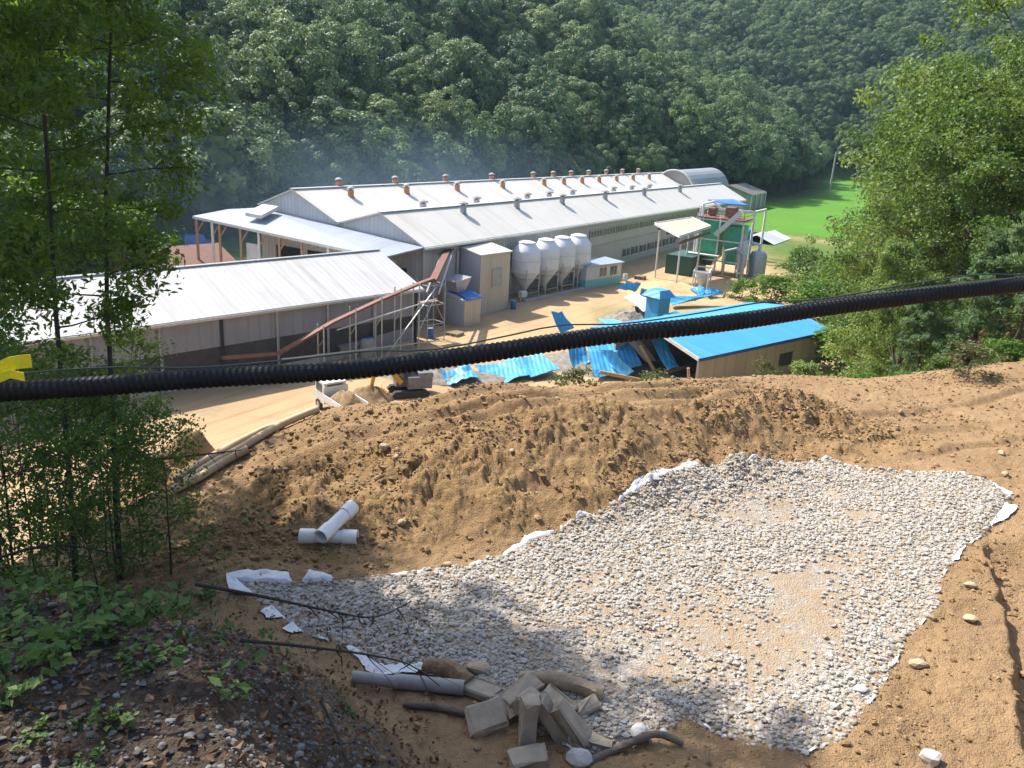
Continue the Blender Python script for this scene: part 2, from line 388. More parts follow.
# ------------------------------------------------------------------ ground
def ground_material():
    m, t, b, o = nodes('ground'); co = coord(t)
    A = lambda n: N(t, 'ShaderNodeAttribute', attribute_name=n).outputs['Fac']
    n1 = noise(t, .7, 6, .6, co); n2 = noise(t, 9, 5, .65, co); n3 = noise(t, 45, 3, .6, co)
    soil = mixc(t, ramp(t, n1, .36, .64), (.35, .23, .12), (.28, .178, .09))
    soil = mixc(t, ramp(t, n2, .45, .75), soil, (.24, .15, .082))
    soil = mixc(t, ramp(t, n3, .62, .75), soil, (.44, .32, .2))
    yard = mixc(t, ramp(t, noise(t, .12, 6, .65, co), .35, .65), (.50, .35, .195), (.40, .275, .155))
    yard = mixc(t, ramp(t, noise(t, .35, 5, .7, co), .55, .75), yard, (.31, .23, .15))
    ym = N(t, 'ShaderNodeMapping'); ym.inputs['Rotation'].default_value = (0, 0, -(math.pi/2-rad(33))); t.links.new(co, ym.inputs[0])
    y2 = N(t, 'ShaderNodeMapping'); y2.inputs['Scale'].default_value = (.035, .9, .05); t.links.new(ym.outputs[0], y2.inputs[0])
    yard = mixc(t, ramp(t, noise(t, 1.0, 6, .7, y2.outputs[0]), .52, .68), yard, (.30, .205, .115))
    col = mixc(t, A('yard'), soil, yard)
    bank = mixc(t, ramp(t, noise(t, 1.6, 6, .7, co), .4, .65), (.265, .166, .078), (.335, .218, .108))
    bank = mixc(t, ramp(t, n2, .5, .72), bank, (.20, .125, .06))
    col = mixc(t, A('bank'), col, bank)
    grav = mixc(t, ramp(t, n2, .4, .6), (.38, .31, .235), (.38, .275, .17))
    vo = N(t, 'ShaderNodeTexVoronoi'); vo.inputs['Scale'].default_value = 26; t.links.new(co, vo.inputs['Vector'])
    sp = N(t, 'ShaderNodeSeparateColor'); t.links.new(vo.outputs['Color'], sp.inputs[0])
    chips = mixc(t, sp.outputs[0], (.27, .235, .195), (.47, .43, .37))
    grav = mixc(t, ramp(t, noise(t, 1.6, 5, .65, co), .38, .52), chips, grav)
    col = mixc(t, A('gravel'), col, grav)
    deb_shade = mixc(t, ramp(t, noise(t, 25, 5, .7, co), .4, .65), (.045, .034, .026), (.10, .072, .05))
    col = mixc(t, A('debris_shade'), col, deb_shade)
    gr = mixc(t, ramp(t, noise(t, .5, 5, .6, co), .35, .65), (.07, .13, .025), (.12, .16, .04))
    col = mixc(t, A('grass'), col, gr)
    pd = mixc(t, ramp(t, noise(t, .06, 5, .6, co), .35, .65), (.085, .215, .022), (.115, .25, .03))
    pd = mixc(t, ramp(t, noise(t, .9, 5, .6, co), .5, .8), pd, (.07, .19, .02))
    mp = N(t, 'ShaderNodeMapping'); mp.inputs['Rotation'].default_value = (0, 0, -.5); t.links.new(co, mp.inputs[0])
    wv = N(t, 'ShaderNodeTexWave'); wv.inputs['Scale'].default_value = .18; wv.inputs['Distortion'].default_value = 2; wv.inputs['Detail'].default_value = 3; t.links.new(mp.outputs[0], wv.inputs['Vector'])
    pd = mixc(t, ramp(t, wv.outputs[1], .55, 1.0), pd, (.06, .165, .018))
    col = mixc(t, A('paddy'), col, pd)
    wood = mixc(t, ramp(t, noise(t, .4, 5, .6, co), .4, .6), (.025, .035, .015), (.05, .055, .025))
    col = mixc(t, A('wood'), col, wood)
    t.links.new(col, b.inputs['Base Color']); b.inputs['Roughness'].default_value = .95; b.inputs['Specular IOR Level'].default_value = .15
    mth = N(t, 'ShaderNodeMath', operation='ADD'); t.links.new(n2, mth.inputs[0]); t.links.new(n3, mth.inputs[1])
    bump(t, b, mth.outputs[0], .9, .045)
    return m
def build_ground():
    th = np.concatenate([np.linspace(-180, -60, 40, endpoint=False), np.linspace(-60, -37, 60, endpoint=False), np.linspace(-37, 37, 640, endpoint=False), np.linspace(37, 60, 60, endpoint=False), np.linspace(60, 180, 40, endpoint=False)])
    th = np.radians(th)
    r = np.concatenate([[.02], np.geomspace(.2, 2, 24, endpoint=False), np.geomspace(2, 5, 110, endpoint=False), np.geomspace(5, 24, 440, endpoint=False), np.geomspace(24, 120, 150, endpoint=False), np.geomspace(120, 900, 110)])
    R_, T_ = np.meshgrid(r, th, indexing='ij'); x = R_*np.sin(T_); y = R_*np.cos(T_)
    xf, yf = x.ravel(), y.ravel(); z = np.zeros(xf.size); 
    for s in range(0, xf.size, 60000): z[s:s+60000] = hfull(xf[s:s+60000], yf[s:s+60000])
    nr, n = len(r), len(th); i = np.arange(nr-1)[:, None]*n; k = np.arange(n)[None]; k2 = (k+1) % n
    F = np.stack([i+k, i+n+k, i+n+k2, i+k2], -1).reshape(-1, 4)[:, ::-1]
    d, side, zc, tt = crest_dist(xf, yf); ye = np.interp(xf, EX, EY); nz = fbm(xf, yf, .35, 4, 77); nz2 = fbm(xf, yf, 1.3, 3, 78)
    bank = sst(2.9, 2.2, d+nz2*.8)*sst(.3, 1, tt)*(1-sst(8.8, 9.8, tt))*np.where(side > .3, .25, 1)
    yard = sst(7, 16, yf-ye)*sst(8, 1.5, z)
    grass = sst(1.0, 3.2, yf-ye+nz*3)*sst(6.5, 9.5, xf+nz2*2)*(1-sst(75, 95, yf))*.9*(1-sst(5, 10, yf-ye)*sst(33, 26, xf)*sst(80, 70, yf))
    grass = np.maximum(grass, sst(-9, -12, xf+nz*3)*sst(1, 4, z)*sst(70, 40, yf)*.8)
    q = -((xf-E0[0])*N2[0]+(yf-E0[1])*N2[1]); s = (xf-E0[0])*A2[0]+(yf-E0[1])*A2[1]
    foot = 42-.05*s+14*np.sin(s*.021+.5)
    wood = np.maximum(sst(-6, 2, q-foot+nz*8), sst(325, 340, s+.35*q))
    grass = np.maximum(grass, sst(-22, -12, q-foot+nz*8))
    grass = np.maximum(grass, sst(96, 104, s)*sst(1.5, 3, np.abs(z)*0+3))
    grass = np.maximum(grass, sst(30, 44, xf+nz*6)*sst(34, 50, yf)*(1-sst(90, 108, s)))
    paddy = sst(103, 107, s)*(1-sst(-9, -7, q-foot))*sst(-60, -56, q)
    debris_shade = sst(7.5, 5.5, yf+nz2*2)*sst(.5, -.4, xf+.18*(yf-2)+nz2*.5)*sst(14.0, 15.2, z+nz2)
    debris_shade = np.maximum(debris_shade, .6*sst(7.6, 6.6, yf+nz2)*sst(1.4, .4, xf+.1*(yf-4)+nz2*.8)*sst(13.75, 14.2, z+nz2*.3))  # soil beside the debris: its shade painted in with the debris colour
    debris_shade = np.maximum(debris_shade, .75*sst(-3.6, -5.2, xf+nz2*1.5)*sst(10.5, 8, yf))
    att = dict(bank=bank, yard=yard, grass=grass, wood=wood, paddy=paddy, debris_shade=debris_shade, gravel=gravel_mask(xf, yf))
    me = np_mesh('ground', np.stack([xf, yf, z], 1), F, ground_material(), {k_: ('POINT', v) for k_, v in att.items()}, smooth=True)
    o = bpy.data.objects.new('ground', me); COL.objects.link(o); setp(o, 'tan worked soil, sandy yard and green valley floor', 'ground', kind='structure')
build_ground()

# ------------------------------------------------------------------ stones
def ico(sub=1):
    bm = bmesh.new(); bmesh.ops.create_icosphere(bm, subdivisions=sub, radius=1); V = np.array([v.co[:] for v in bm.verts]); F = np.array([[v.index for v in f.verts] for f in bm.faces]); bm.free(); return V, F
ICO1, ICO2 = ico(1), ico(2)
def stone_variants(n, base, seed, rough=.25, blocky=.6, flat=.75):
    r = np.random.default_rng(seed); out = []
    for _ in range(n):
        V = base[0].copy()
        for k in range(7):      # cut with planes: faceted crushed rock
            d = r.normal(size=3); d /= np.linalg.norm(d); c = r.uniform(.55, .85); h = V@d
            V = V - np.where(h > c, (h-c)*blocky, 0)[:, None]*d
        V = V*(1+r.normal(size=(len(V), 1))*rough*.3)*r.uniform(.7, 1.25, 3)*np.array([1, 1, flat]); out.append(V)
    return out
def scatter_mesh(name, P, size, variants, faces, mat, seed, tint=None, sink=.25):
    r = np.random.default_rng(seed); n = len(P); nv = len(variants[0]); VA = np.stack(variants)[r.integers(0, len(variants), n)]
    a = r.uniform(0, 6.283, n); tx = r.normal(0, .35, n); 
    ca, sa = np.cos(a), np.sin(a); X = VA[:, :, 0]*ca[:, None]-VA[:, :, 1]*sa[:, None]; Y = VA[:, :, 0]*sa[:, None]+VA[:, :, 1]*ca[:, None]; Z = VA[:, :, 2]
    ct, st = np.cos(tx), np.sin(tx); Y, Z = Y*ct[:, None]-Z*st[:, None], Y*st[:, None]+Z*ct[:, None]
    V = np.stack([X, Y, Z], -1)*np.asarray(size)[:, None, None] + P[:, None, :] + np.array([0, 0, 1])*(np.asarray(size)*(.5-sink))[:, None, None]
    F = faces[None]+(np.arange(n)*nv)[:, None, None]
    tint = r.uniform(0, 1, n) if tint is None else tint
    return np_mesh(name, V.reshape(-1, 3), F.reshape(-1, 3), mat, {'var': ('POINT', np.repeat(tint, nv))})
def varmat(name, cs, rough=.85, bs=.4, bscale=25, bd=.01):
    m, t, b, o = nodes(name); at = N(t, 'ShaderNodeAttribute', attribute_name='var'); r = N(t, 'ShaderNodeValToRGB'); el = r.color_ramp.elements
    while len(el) < len(cs): el.new(.5)
    for i, c in enumerate(cs): el[i].position = i/(len(cs)-1); el[i].color = (*c, 1)
    t.links.new(at.outputs['Fac'], r.inputs[0]); col = mixc(t, ramp(t, noise(t, 12, 5, .7), .4, .7), r.outputs[0], (.30, .25, .2), 'MULTIPLY')
    f = mixc(t, .35, r.outputs[0], col); t.links.new(f, b.inputs['Base Color']); b.inputs['Roughness'].default_value = rough; b.inputs['Specular IOR Level'].default_value = .3
    bump(t, b, noise(t, bscale, 4, .6), bs, bd); return m
M_STONE = varmat('crushed stone', [(.34, .25, .16), (.35, .305, .245), (.39, .355, .305), (.45, .425, .38), (.36, .335, .30)])
def build_gravel():
    r = np.random.default_rng(21)
    x = r.uniform(-4, 9.5, 360000); y = r.uniform(5.2, 15, 360000); s = pad_sd(x, y)
    den = 1 - .93*sst(.02, .12, fbm(x, y, .6, 5, 91, .6))*sst(.4, 1.4, s) - .93*sst(10.0, 8.0, y)*sst(.6, 1.9, x)*sst(.2, .9, s)*(.55+.45*sst(-.15, .1, fbm(x, y, 1.3, 3, 92)))*sst(5.2, 3.6, x+.35*(y-8))
    k = (s > -.02) & (r.uniform(0, 1, len(x)) < den*np.where(s < .10, .75, 1)*.40); x, y = x[k], y[k]
    z = hfull(x, y); size = .016+.044*r.beta(1.1, 4.2, len(x))
    tint = np.clip(r.beta(2.2, 1.6, len(x)), 0, 1)
    me = scatter_mesh('gravel', np.stack([x, y, z+r.uniform(-.018, .010, len(x))], 1), size, stone_variants(16, ICO1, 4, .25, .6, .6), ICO1[1], M_STONE, 5, tint)
    o = bpy.data.objects.new('gravel', me); COL.objects.link(o); setp(o, 'bed of pale grey crushed stone spread over the levelled soil', 'gravel', kind='stuff')
    # strays that rolled off the bed
build_gravel()
M_CLOD = varmat('soil clods', [(.19, .12, .055), (.25, .16, .077), (.31, .20, .10), (.37, .255, .145)], 1.0, .8, 40, .01)
def build_clods():
    r = np.random.default_rng(33); n = 330000
    x = r.uniform(-8, 16, n); y = r.uniform(4.5, 24, n); d, side, zc, tt = crest_dist(x, y); ye = np.interp(x, EX, EY)
    bank = sst(2.8, 2.0, d)*sst(.3, 1, tt)*(1-sst(8.8, 9.8, tt)); g = pad_sd(x, y)
    dens = .05 + .5*bank*np.where(side > .2, .3, 1)*sst(-.15, .15, fbm(x, y, 1.2, 3, 52)) + .12*sst(.05, .2, fbm(x, y, .6, 3, 51))
    k = (g < -.02) & (y < ye+1.5) & (r.uniform(0, 1, n) < dens); x, y = x[k], y[k]; z = hfull(x, y)
    size = .009+.095*r.beta(.9, 7, len(x))
    me = scatter_mesh('soil_clods', np.stack([x, y, z], 1), size, stone_variants(10, ICO1, 6, .5, .4), ICO1[1], M_CLOD, 8)
    o = bpy.data.objects.new('soil_clods', me); COL.objects.link(o); setp(o, 'brown clods and pebbles strewn over the spoil bank and dirt', 'clods', kind='stuff')
build_clods()
# ------------------------------------------------------------------ the long factory building
Zv = np.array([0, 0, 1.0])
def G(s, o, z): return E0 + A2*s + N2*o + Zv*z
KS = -.011
def GR(s, o, z): return G(s, o, z+KS*s)
BL = 101.4
PROF = [(0, 7.19), (-5.0, 9.63), (-10.35, 8.1), (-16.5, 10.8), (-21.55, 8.86)]
def proj(P):
    v = np.asarray(P)-_C; q = v@_F; return np.array([512+FOC*(v@_R)/q, 384-FOC*(v@_U)/q])
def s_at(o, z, px):
    ss = np.linspace(-5, 120, 2500); xs = np.array([proj(GR(s, o, z))[0] for s in ss]); return ss[np.argmin(abs(xs-px))]
M_ROOFW = ribbed('pale sheet roof', (.56, .535, .49), (.50, .48, .44), AZ, .45, .6, .22, .02, (.43, .38, .31), .25, .3, stretch=False)
M_ROOFG = ribbed('grey porch roof', (.31, .34, .39), (.27, .30, .35), AZ+math.pi/2, .45, .45, .5, .03)
M_WALLA = ribbed('grey wall sheet', (.46, .45, .45), (.40, .395, .39), AZ, .5, .5, .6, .04, (.30, .27, .24))
M_WALLN = ribbed('grey gable sheet', (.55, .56, .58), (.46, .47, .5), AZ+math.pi/2, .5, .5, .5, .04)
M_WHITE = plain('white painted steel', (.60, .595, .58), (.5, .5, .48), .45, 2, .15, .01, 20)
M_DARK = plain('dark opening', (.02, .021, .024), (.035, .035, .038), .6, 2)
M_GLASS = plain('dark window glass', (.05, .06, .07), (.08, .09, .1), .15, 2, spec=.6)
M_ORANGE = plain('terracotta clay vent', (.42, .21, .11), (.33, .15, .08), .6, 4)
M_GREYV = plain('galvanised vent', (.34, .36, .40), (.26, .28, .32), .4, 4, metal=.3)
M_CAP = plain('vent cap steel', (.22, .2, .19), (.3, .28, .26), .5, 4)
M_RUST = plain('red brown primer', (.20, .085, .055), (.14, .065, .045), .65, 5, .2, .01, 30)
M_STEEL = plain('galvanised steel', (.42, .43, .44), (.34, .35, .36), .4, 5, metal=.4)
M_TIMB = plain('sawn timber post', (.38, .25, .15), (.3, .2, .12), .8, 4)
M_CONC = plain('concrete', (.40, .38, .35), (.32, .30, .27), .85, 2, .3, .01, 25)

fac = thing('factory_building', 'long pale metal factory building with twin gabled roofs lined with vents', 'factory', G(0, 0, 0))
def slab(p, q, L0, L1, th=.16, over=.0):
    (o0, z0), (o1, z1) = p, q
    return MB().sheet([GR(L0, o0, z0), GR(L1, o0, z0), GR(L1, o1, z1), GR(L0, o1, z1)], th)
rf = []
for k, (a, b) in enumerate(((0, 1), (2, 3))):
    p0, p1, p2 = PROF[2*k], PROF[2*k+1], PROF[2*k+2]
    m = MB()
    oe = .45 if k == 0 else 0
    m.v += slab((p0[0]+oe, p0[1]-oe*.49), p1, -.35, BL+.4).v; m.f += [tuple(f) for f in slab(p0, p1, 0, 1).f]
    s2 = slab(p1, p2, -.35, BL+.4); o_ = len(m.v); m.v += s2.v; m.f += [tuple(i+o_ for i in f) for f in s2.f]
    r_ = part('roof', m, M_ROOFW, fac); rf.append(r_)
    part('ridge_cap', MB().bar(GR(-.4, p1[0], p1[1]+.03), GR(BL+.45, p1[0], p1[1]+.03), .5, .07), M_WHITE, r_)
part('valley_gutter', MB().bar(GR(-.4, -10.35, 8.08), GR(BL, -10.35, 8.08), .7, .12), M_STEEL, fac)
part('eave_gutter', MB().bar(GR(-.4, .52, 6.8), GR(BL, .52, 6.8), .22, .2), M_WHITE, fac)
part('fascia', MB().bar(GR(-.4, .3, 6.76), GR(BL, .3, 6.76), .05, .3), M_GREYV, fac)
wall = part('wall', MB().hexa([G(0, 0, -.3), G(BL, 0, -.3), G(BL, -.25, -.3), G(0, -.25, -.3)], [GR(0, 0, 6.95), GR(BL, 0, 6.95), GR(BL, -.25, 6.95), GR(0, -.25, 6.95)]), M_WALLA, fac)
def gable(s, th=.2):
    b = [(-0.26, -.3)]+[(o if o else -.26, z-.18) for o, z in PROF]+[(-21.55, -.3)]
    A = [GR(s, o, z) for o, z in b]; B = [GR(s+th, o, z) for o, z in b]; return MB().hexa(A, B)
part('gable_wall', gable(.02), M_WALLN, fac); part('gable_wall', gable(BL-.22), M_WALLN, fac)
part('wall', MB().hexa([G(0.3, -21.55, -.3), G(BL, -21.55, -.3), G(BL, -21.32, -.3), G(.3, -21.32, -.3)], [GR(.3, -21.55, 8.6), GR(BL, -21.55, 8.6), GR(BL, -21.32, 8.6), GR(.3, -21.32, 8.6)]), M_WALLA, fac)
# louvre strip under the eave and the low windows along the foot
for s0 in np.arange(35, 92, 4.1):
    w_ = part('louvre_window', MB().hexa([G(s0, .02, 4.55), G(s0+3.5, .02, 4.55), G(s0+3.5, .09, 4.55), G(s0, .09, 4.55)], [G(s0, .02, 5.35), G(s0+3.5, .02, 5.35), G(s0+3.5, .09, 5.35), G(s0, .09, 5.35)]), M_GLASS, fac)
    fr = MB()
    for z_ in (4.52, 5.38): fr.bar(G(s0-.05, .1, z_), G(s0+3.55, .1, z_), .08, .09)
    for k in range(5): fr.bar(G(s0+.875*k, .1, 4.55), G(s0+.875*k, .1, 5.35), .08, .08)
    part('frame', fr, M_STEEL, w_)
for s0 in np.arange(46, 66, 3.0):
    w_ = part('low_window', MB().hexa([G(s0, .02, .9), G(s0+2.3, .02, .9), G(s0+2.3, .09, .9), G(s0, .09, .9)], [G(s0, .02, 2.0), G(s0+2.3, .02, 2.0), G(s0+2.3, .09, 2.0), G(s0, .09, 2.0)]), M_GLASS, fac)
    fr = MB().bar(G(s0-.05, .1, 2.03), G(s0+2.35, .1, 2.03), .08, .09).bar(G(s0-.05, .12, .87), G(s0+2.35, .12, .87), .14, .09).bar(G(s0+1.15, .1, .9), G(s0+1.15, .1, 2), .07, .07)
    part('frame', fr, M_WHITE, w_)
part('base_trim', MB().bar(G(30, .06, 3.3), G(BL, .06, 3.3), .08, .08), M_STEEL, fac)
def vent(o, z, px, mat, r, h, cap):
    s = s_at(o, z, px); b = GR(s, o, z-.1)
    v = part('roof_vent', MB().lathe(b, [(r*1.25, 0), (r*1.2, .12), (r, .16), (r, h)], 12), mat, fac, True)
    part('vent_cap', MB().lathe(b+Zv*h, [(r*.5, 0), (r*.5, .1), (r*cap, .12), (r*cap*.9, .24), (r*.3, .4)], 12), M_CAP, v, True)
for px in (339, 395, 445.5, 491.5, 533, 571, 606, 638, 553, 588.5, 622): vent(-16.9, 10.6, px, M_ORANGE, .34, .85, 1.3)
for px in (351, 406.7, 457, 502.7, 544, 582, 616.5, 649, 563.7, 599, 633): vent(-14.6, 9.95, px, M_ORANGE, .34, .8, 1.3)
for px in (463, 516.4, 561.8, 604.7, 643.8, 679.5): vent(-3.75, 9.0, px, M_GREYV, .36, .95, 1.6)
for px in (423, 476.3, 527, 549, 572.3, 613.5, 631.6, 649): vent(-6.9, 9.05, px, M_GREYV, .36, .9, 1.6)
# open porch across the near gable
pr = MB().sheet([G(-.02, .4, 7.0), G(-.02, -21.4, 8.45), G(-.5, -26.0, 7.85), G(-5.0, -26.0, 7.45), G(-5.2, -.4, 6.5)], .12)
porch = part('porch_roof', pr, M_ROOFG, fac)
part('fascia', MB().bar(G(-5.05, -26, 7.32), G(-5.25, -.4, 6.37), .06, .26), M_WHITE, porch)
part('roof_hatch', MB().sheet([G(-1.0, -20.0, 9.0), G(-.8, -18.0, 8.95), G(-3.7, -17.4, 8.3), G(-3.9, -19.4, 8.4)], .35), M_WHITE, porch)
for k, o in enumerate((-25.8, -23.4, -22.3, -19.2, -16.6, -13.8, -10.8, -7.4, -3.8, -.6)):
    z = 7.3+(o+26)*-.036
    p_ = part('post', MB().bar(G(-4.8, o, -.2), G(-4.8, o, z-.1), .22), M_TIMB if k % 3 != 1 else M_WHITE, fac)
    part('brace', MB().bar(G(-4.75, o, z-1.5), G(-4.75, o+1.1, z-.2), .12), M_TIMB, p_)
part('porch_panel', MB().hexa([G(-4.5, -18.8, -.2), G(-4.5, -17.0, -.2), G(-4.4, -17, -.2), G(-4.4, -18.8, -.2)], [G(-4.5, -18.8, 5.5), G(-4.5, -17.0, 5.5), G(-4.4, -17, 5.5), G(-4.4, -18.8, 5.5)]), M_WHITE, fac)
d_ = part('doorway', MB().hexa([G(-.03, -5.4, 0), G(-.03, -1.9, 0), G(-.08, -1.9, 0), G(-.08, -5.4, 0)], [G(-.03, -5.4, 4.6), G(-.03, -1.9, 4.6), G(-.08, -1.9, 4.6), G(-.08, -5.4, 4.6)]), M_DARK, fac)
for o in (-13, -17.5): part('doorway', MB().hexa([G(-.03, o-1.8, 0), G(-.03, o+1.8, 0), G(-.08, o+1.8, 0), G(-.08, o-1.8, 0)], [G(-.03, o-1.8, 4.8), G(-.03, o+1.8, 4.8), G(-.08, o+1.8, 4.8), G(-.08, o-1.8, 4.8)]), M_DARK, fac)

# ------------------------------------------------------------------ the long shed on the left
AZ3 = rad(44.2); A3 = np.array([math.sin(AZ3), math.cos(AZ3), 0]); N3 = np.array([A3[1], -A3[0], 0])
H0 = onz(417, 287, 5.0)*np.array([1, 1, 0])
def Hh(s, o, z): return H0 + A3*s + N3*o + Zv*z
_d = ray(375, 250); _t = ((H0-_C)@A3)/(_d@A3); _q = _C+_d*_t; W3 = -float((_q-H0)@N3); ZR3 = float(_q[2]); print('shed half width', W3, 'ridge', ZR3)
M_ROOFS = ribbed('weathered shed roof', (.48, .47, .455), (.42, .41, .40), AZ3, .5, .6, .25, .025, (.27, .24, .21), .5, stretch=False)
M_NETL = ribbed('pale curtain sheet', (.25, .255, .29), (.20, .205, .235), AZ3, .9, .6, .3, .03)
M_NETD = plain('dark shade curtain', (.045, .042, .045), (.07, .065, .065), .8, 1.2)
shed = thing('long_shed', 'long low shed with weathered grey roof and dark shade curtain on its side', 'shed', Hh(0, 0, 0))
part('roof', MB().sheet([Hh(.4, .4, 4.9), Hh(-75, .4, 4.9), Hh(-75, -W3, ZR3), Hh(.4, -W3, ZR3)], .12), M_ROOFS, shed)
part('roof', MB().sheet([Hh(.4, -W3, ZR3), Hh(-75, -W3, ZR3), Hh(-75, -2*W3-.4, 4.9), Hh(.4, -2*W3-.4, 4.9)], .12), M_ROOFS, shed)
part('ridge_cap', MB().bar(Hh(.45, -W3, ZR3+.03), Hh(-75, -W3, ZR3+.03), .4, .06), M_STEEL, shed)
part('gutter', MB().bar(Hh(.45, .45, 4.75), Hh(-75, .45, 4.75), .16, .18), M_STEEL, shed)
part('upper_curtain', MB().hexa([Hh(-.1, 0, 2.6), Hh(-75, 0, 2.6), Hh(-75, -.1, 2.6), Hh(-.1, -.1, 2.6)], [Hh(-.1, 0, 4.8), Hh(-75, 0, 4.8), Hh(-75, -.1, 4.8), Hh(-.1, -.1, 4.8)]), M_NETL, shed)
part('lower_curtain', MB().hexa([Hh(-.1, -.03, .5), Hh(-75, -.03, .5), Hh(-75, -.12, .5), Hh(-.1, -.12, .5)], [Hh(-.1, -.03, 2.6), Hh(-75, -.03, 2.6), Hh(-75, -.12, 2.6), Hh(-.1, -.12, 2.6)]), M_NETD, shed)
part('plinth', MB().hexa([Hh(0, .03, -.3), Hh(-75, .03, -.3), Hh(-75, -.2, -.3), Hh(0, -.2, -.3)], [Hh(0, .03, .5), Hh(-75, .03, .5), Hh(-75, -.2, .5), Hh(0, -.2, .5)]), M_CONC, shed)
gb = [(-.05, -.3), (-.05, 4.7), (-W3, ZR3-.15), (-2*W3, 4.7), (-2*W3, -.3)]
part('gable_wall', MB().hexa([Hh(-.02, o, z) for o, z in gb], [Hh(-.2, o, z) for o, z in gb]), M_WALLN, shed)
part('wall', MB().hexa([Hh(-.3, -2*W3, -.3), Hh(-75, -2*W3, -.3), Hh(-75, -2*W3+.2, -.3), Hh(-.3, -2*W3+.2, -.3)], [Hh(-.3, -2*W3, 4.7), Hh(-75, -2*W3, 4.7), Hh(-75, -2*W3+.2, 4.7), Hh(-.3, -2*W3+.2, 4.7)]), M_WALLN, shed)
part('low_panel', MB().hexa([Hh(-.3, .05, .5), Hh(-7.0, .05, .5), Hh(-7.0, .0, .5), Hh(-.3, .0, .5)], [Hh(-.3, .05, 1.7), Hh(-7.0, .05, 1.2), Hh(-7.0, .0, 1.2), Hh(-.3, .0, 1.7)]), M_NETL, shed)
for k in range(16): part('post', MB().bar(Hh(-.12-4.3*k, .1, -.2), Hh(-.12-4.3*k, .1, 4.75), .17), M_GREYV if k % 4 else M_DARK, shed)

# conveyor in front of the shed
def on_o(px, py, o):       # line of sight meets the upright plane standing o metres in front of the shed
    d = ray(px, py); t = ((Hh(0, o, 0)-_C)@N3)/(d@N3); return _C+d*t
cv = [on_o(222, 358, 2.0), on_o(278, 353.5, 2.0), on_o(333, 322, 2.0), on_o(380, 300, 2.0), on_o(417, 284.5, 2.0), on_o(433, 278.5, 2.0)]
top = onz(449, 248, 6.2)
conv = thing('conveyor', 'rusty red inclined conveyor climbing along the shed to the feed tower', 'conveyor', (*cv[1][:2], 0))
tr = MB()
for a, b in zip(cv[:-1], cv[1:]): tr.bar(a, b, .45, .16)
part('belt_trough', tr, M_RUST, conv)
part('steep_trough', MB().bar(cv[-1]-Zv*.2, top, .6, .28), M_RUST, conv)
_u = top-cv[-1]; _sd = np.cross(_u/np.linalg.norm(_u), Zv); _sd /= np.linalg.norm(_sd)
for sg in (-1, 1): part('side_rail', MB().bar(cv[-1]+_sd*.5*sg-Zv*1.2, top+_sd*.5*sg, .12, .2), M_STEEL, conv)
sp1 = onz(458, 251, 6.0)
part('spout', MB().tube([top, (top+sp1)/2+Zv*.25, sp1, sp1-Zv*5.3], .14, 8), M_STEEL, conv, True)
pb = onz(439.5, 325, 0); part('support_column', MB().bar(pb-Zv*.2, pb+Zv*3.6, .42, .42), M_RUST, conv)
for f in (.25, .45, .62, .75, .88):
    p = cv[1]*(1-f)+cv[-1]*f; z = np.interp(f, np.linspace(0, 1, 5), [q[2] for q in cv[1:]])
    L_ = MB()
    for sg in (-.4, .4):
        q = p+N3*sg; L_.bar((q[0], q[1], -.1), (q[0], q[1], z-.05), .09)
    L_.bar((*(p+N3*-.4)[:2], z*.5), (*(p+N3*.4)[:2], z*.7), .06)
    part('trestle', L_, M_STEEL, conv)
part('lower_truss', MB().bar(cv[1]+N3*.5-Zv*.3, np.array([*cv[-1][:2], .9])+N3*.5, .09).bar(cv[2]+N3*.5-Zv*.5, cv[-1]+N3*.5-Zv*1.6, .09).bar(np.array([*cv[3][:2], .2])+N3*.5, cv[-1]+N3*.5-Zv*.6, .08), M_STEEL, conv)
# scaffold at the head of the conveyor
sb = onz(416, 340, 0)
sc_ = thing('scaffold', 'thin steel scaffold frame standing at the shed corner beside the conveyor', 'scaffold', sb)
m = MB()
for i in (0, 1.9):
    for j in (0, 1.5): p = sb+A3*i+N3*j; part('upright', MB().tube([p-Zv*.1, p+Zv*5.4], .045, 6), M_STEEL, sc_)
for z in (1.6, 3.3, 5.0):
    for j in (0, 1.5): m.tube([sb+N3*j+Zv*z, sb+A3*1.9+N3*j+Zv*z], .035, 6)
    for i in (0, 1.9): m.tube([sb+A3*i+Zv*z, sb+A3*i+N3*1.5+Zv*z], .035, 6)
m.tube([sb+Zv*.2, sb+A3*1.9+Zv*3.3], .03, 6).tube([sb+A3*1.9+N3*1.5+Zv*1.6, sb+N3*1.5+Zv*5], .03, 6)
part('ledger', m, M_STEEL, sc_)
part('plank', MB().sheet([sb+Zv*3.4, sb+A3*1.9+Zv*3.4, sb+A3*1.9+N3*.7+Zv*3.4, sb+N3*.7+Zv*3.4], .05), M_TIMB, sc_)
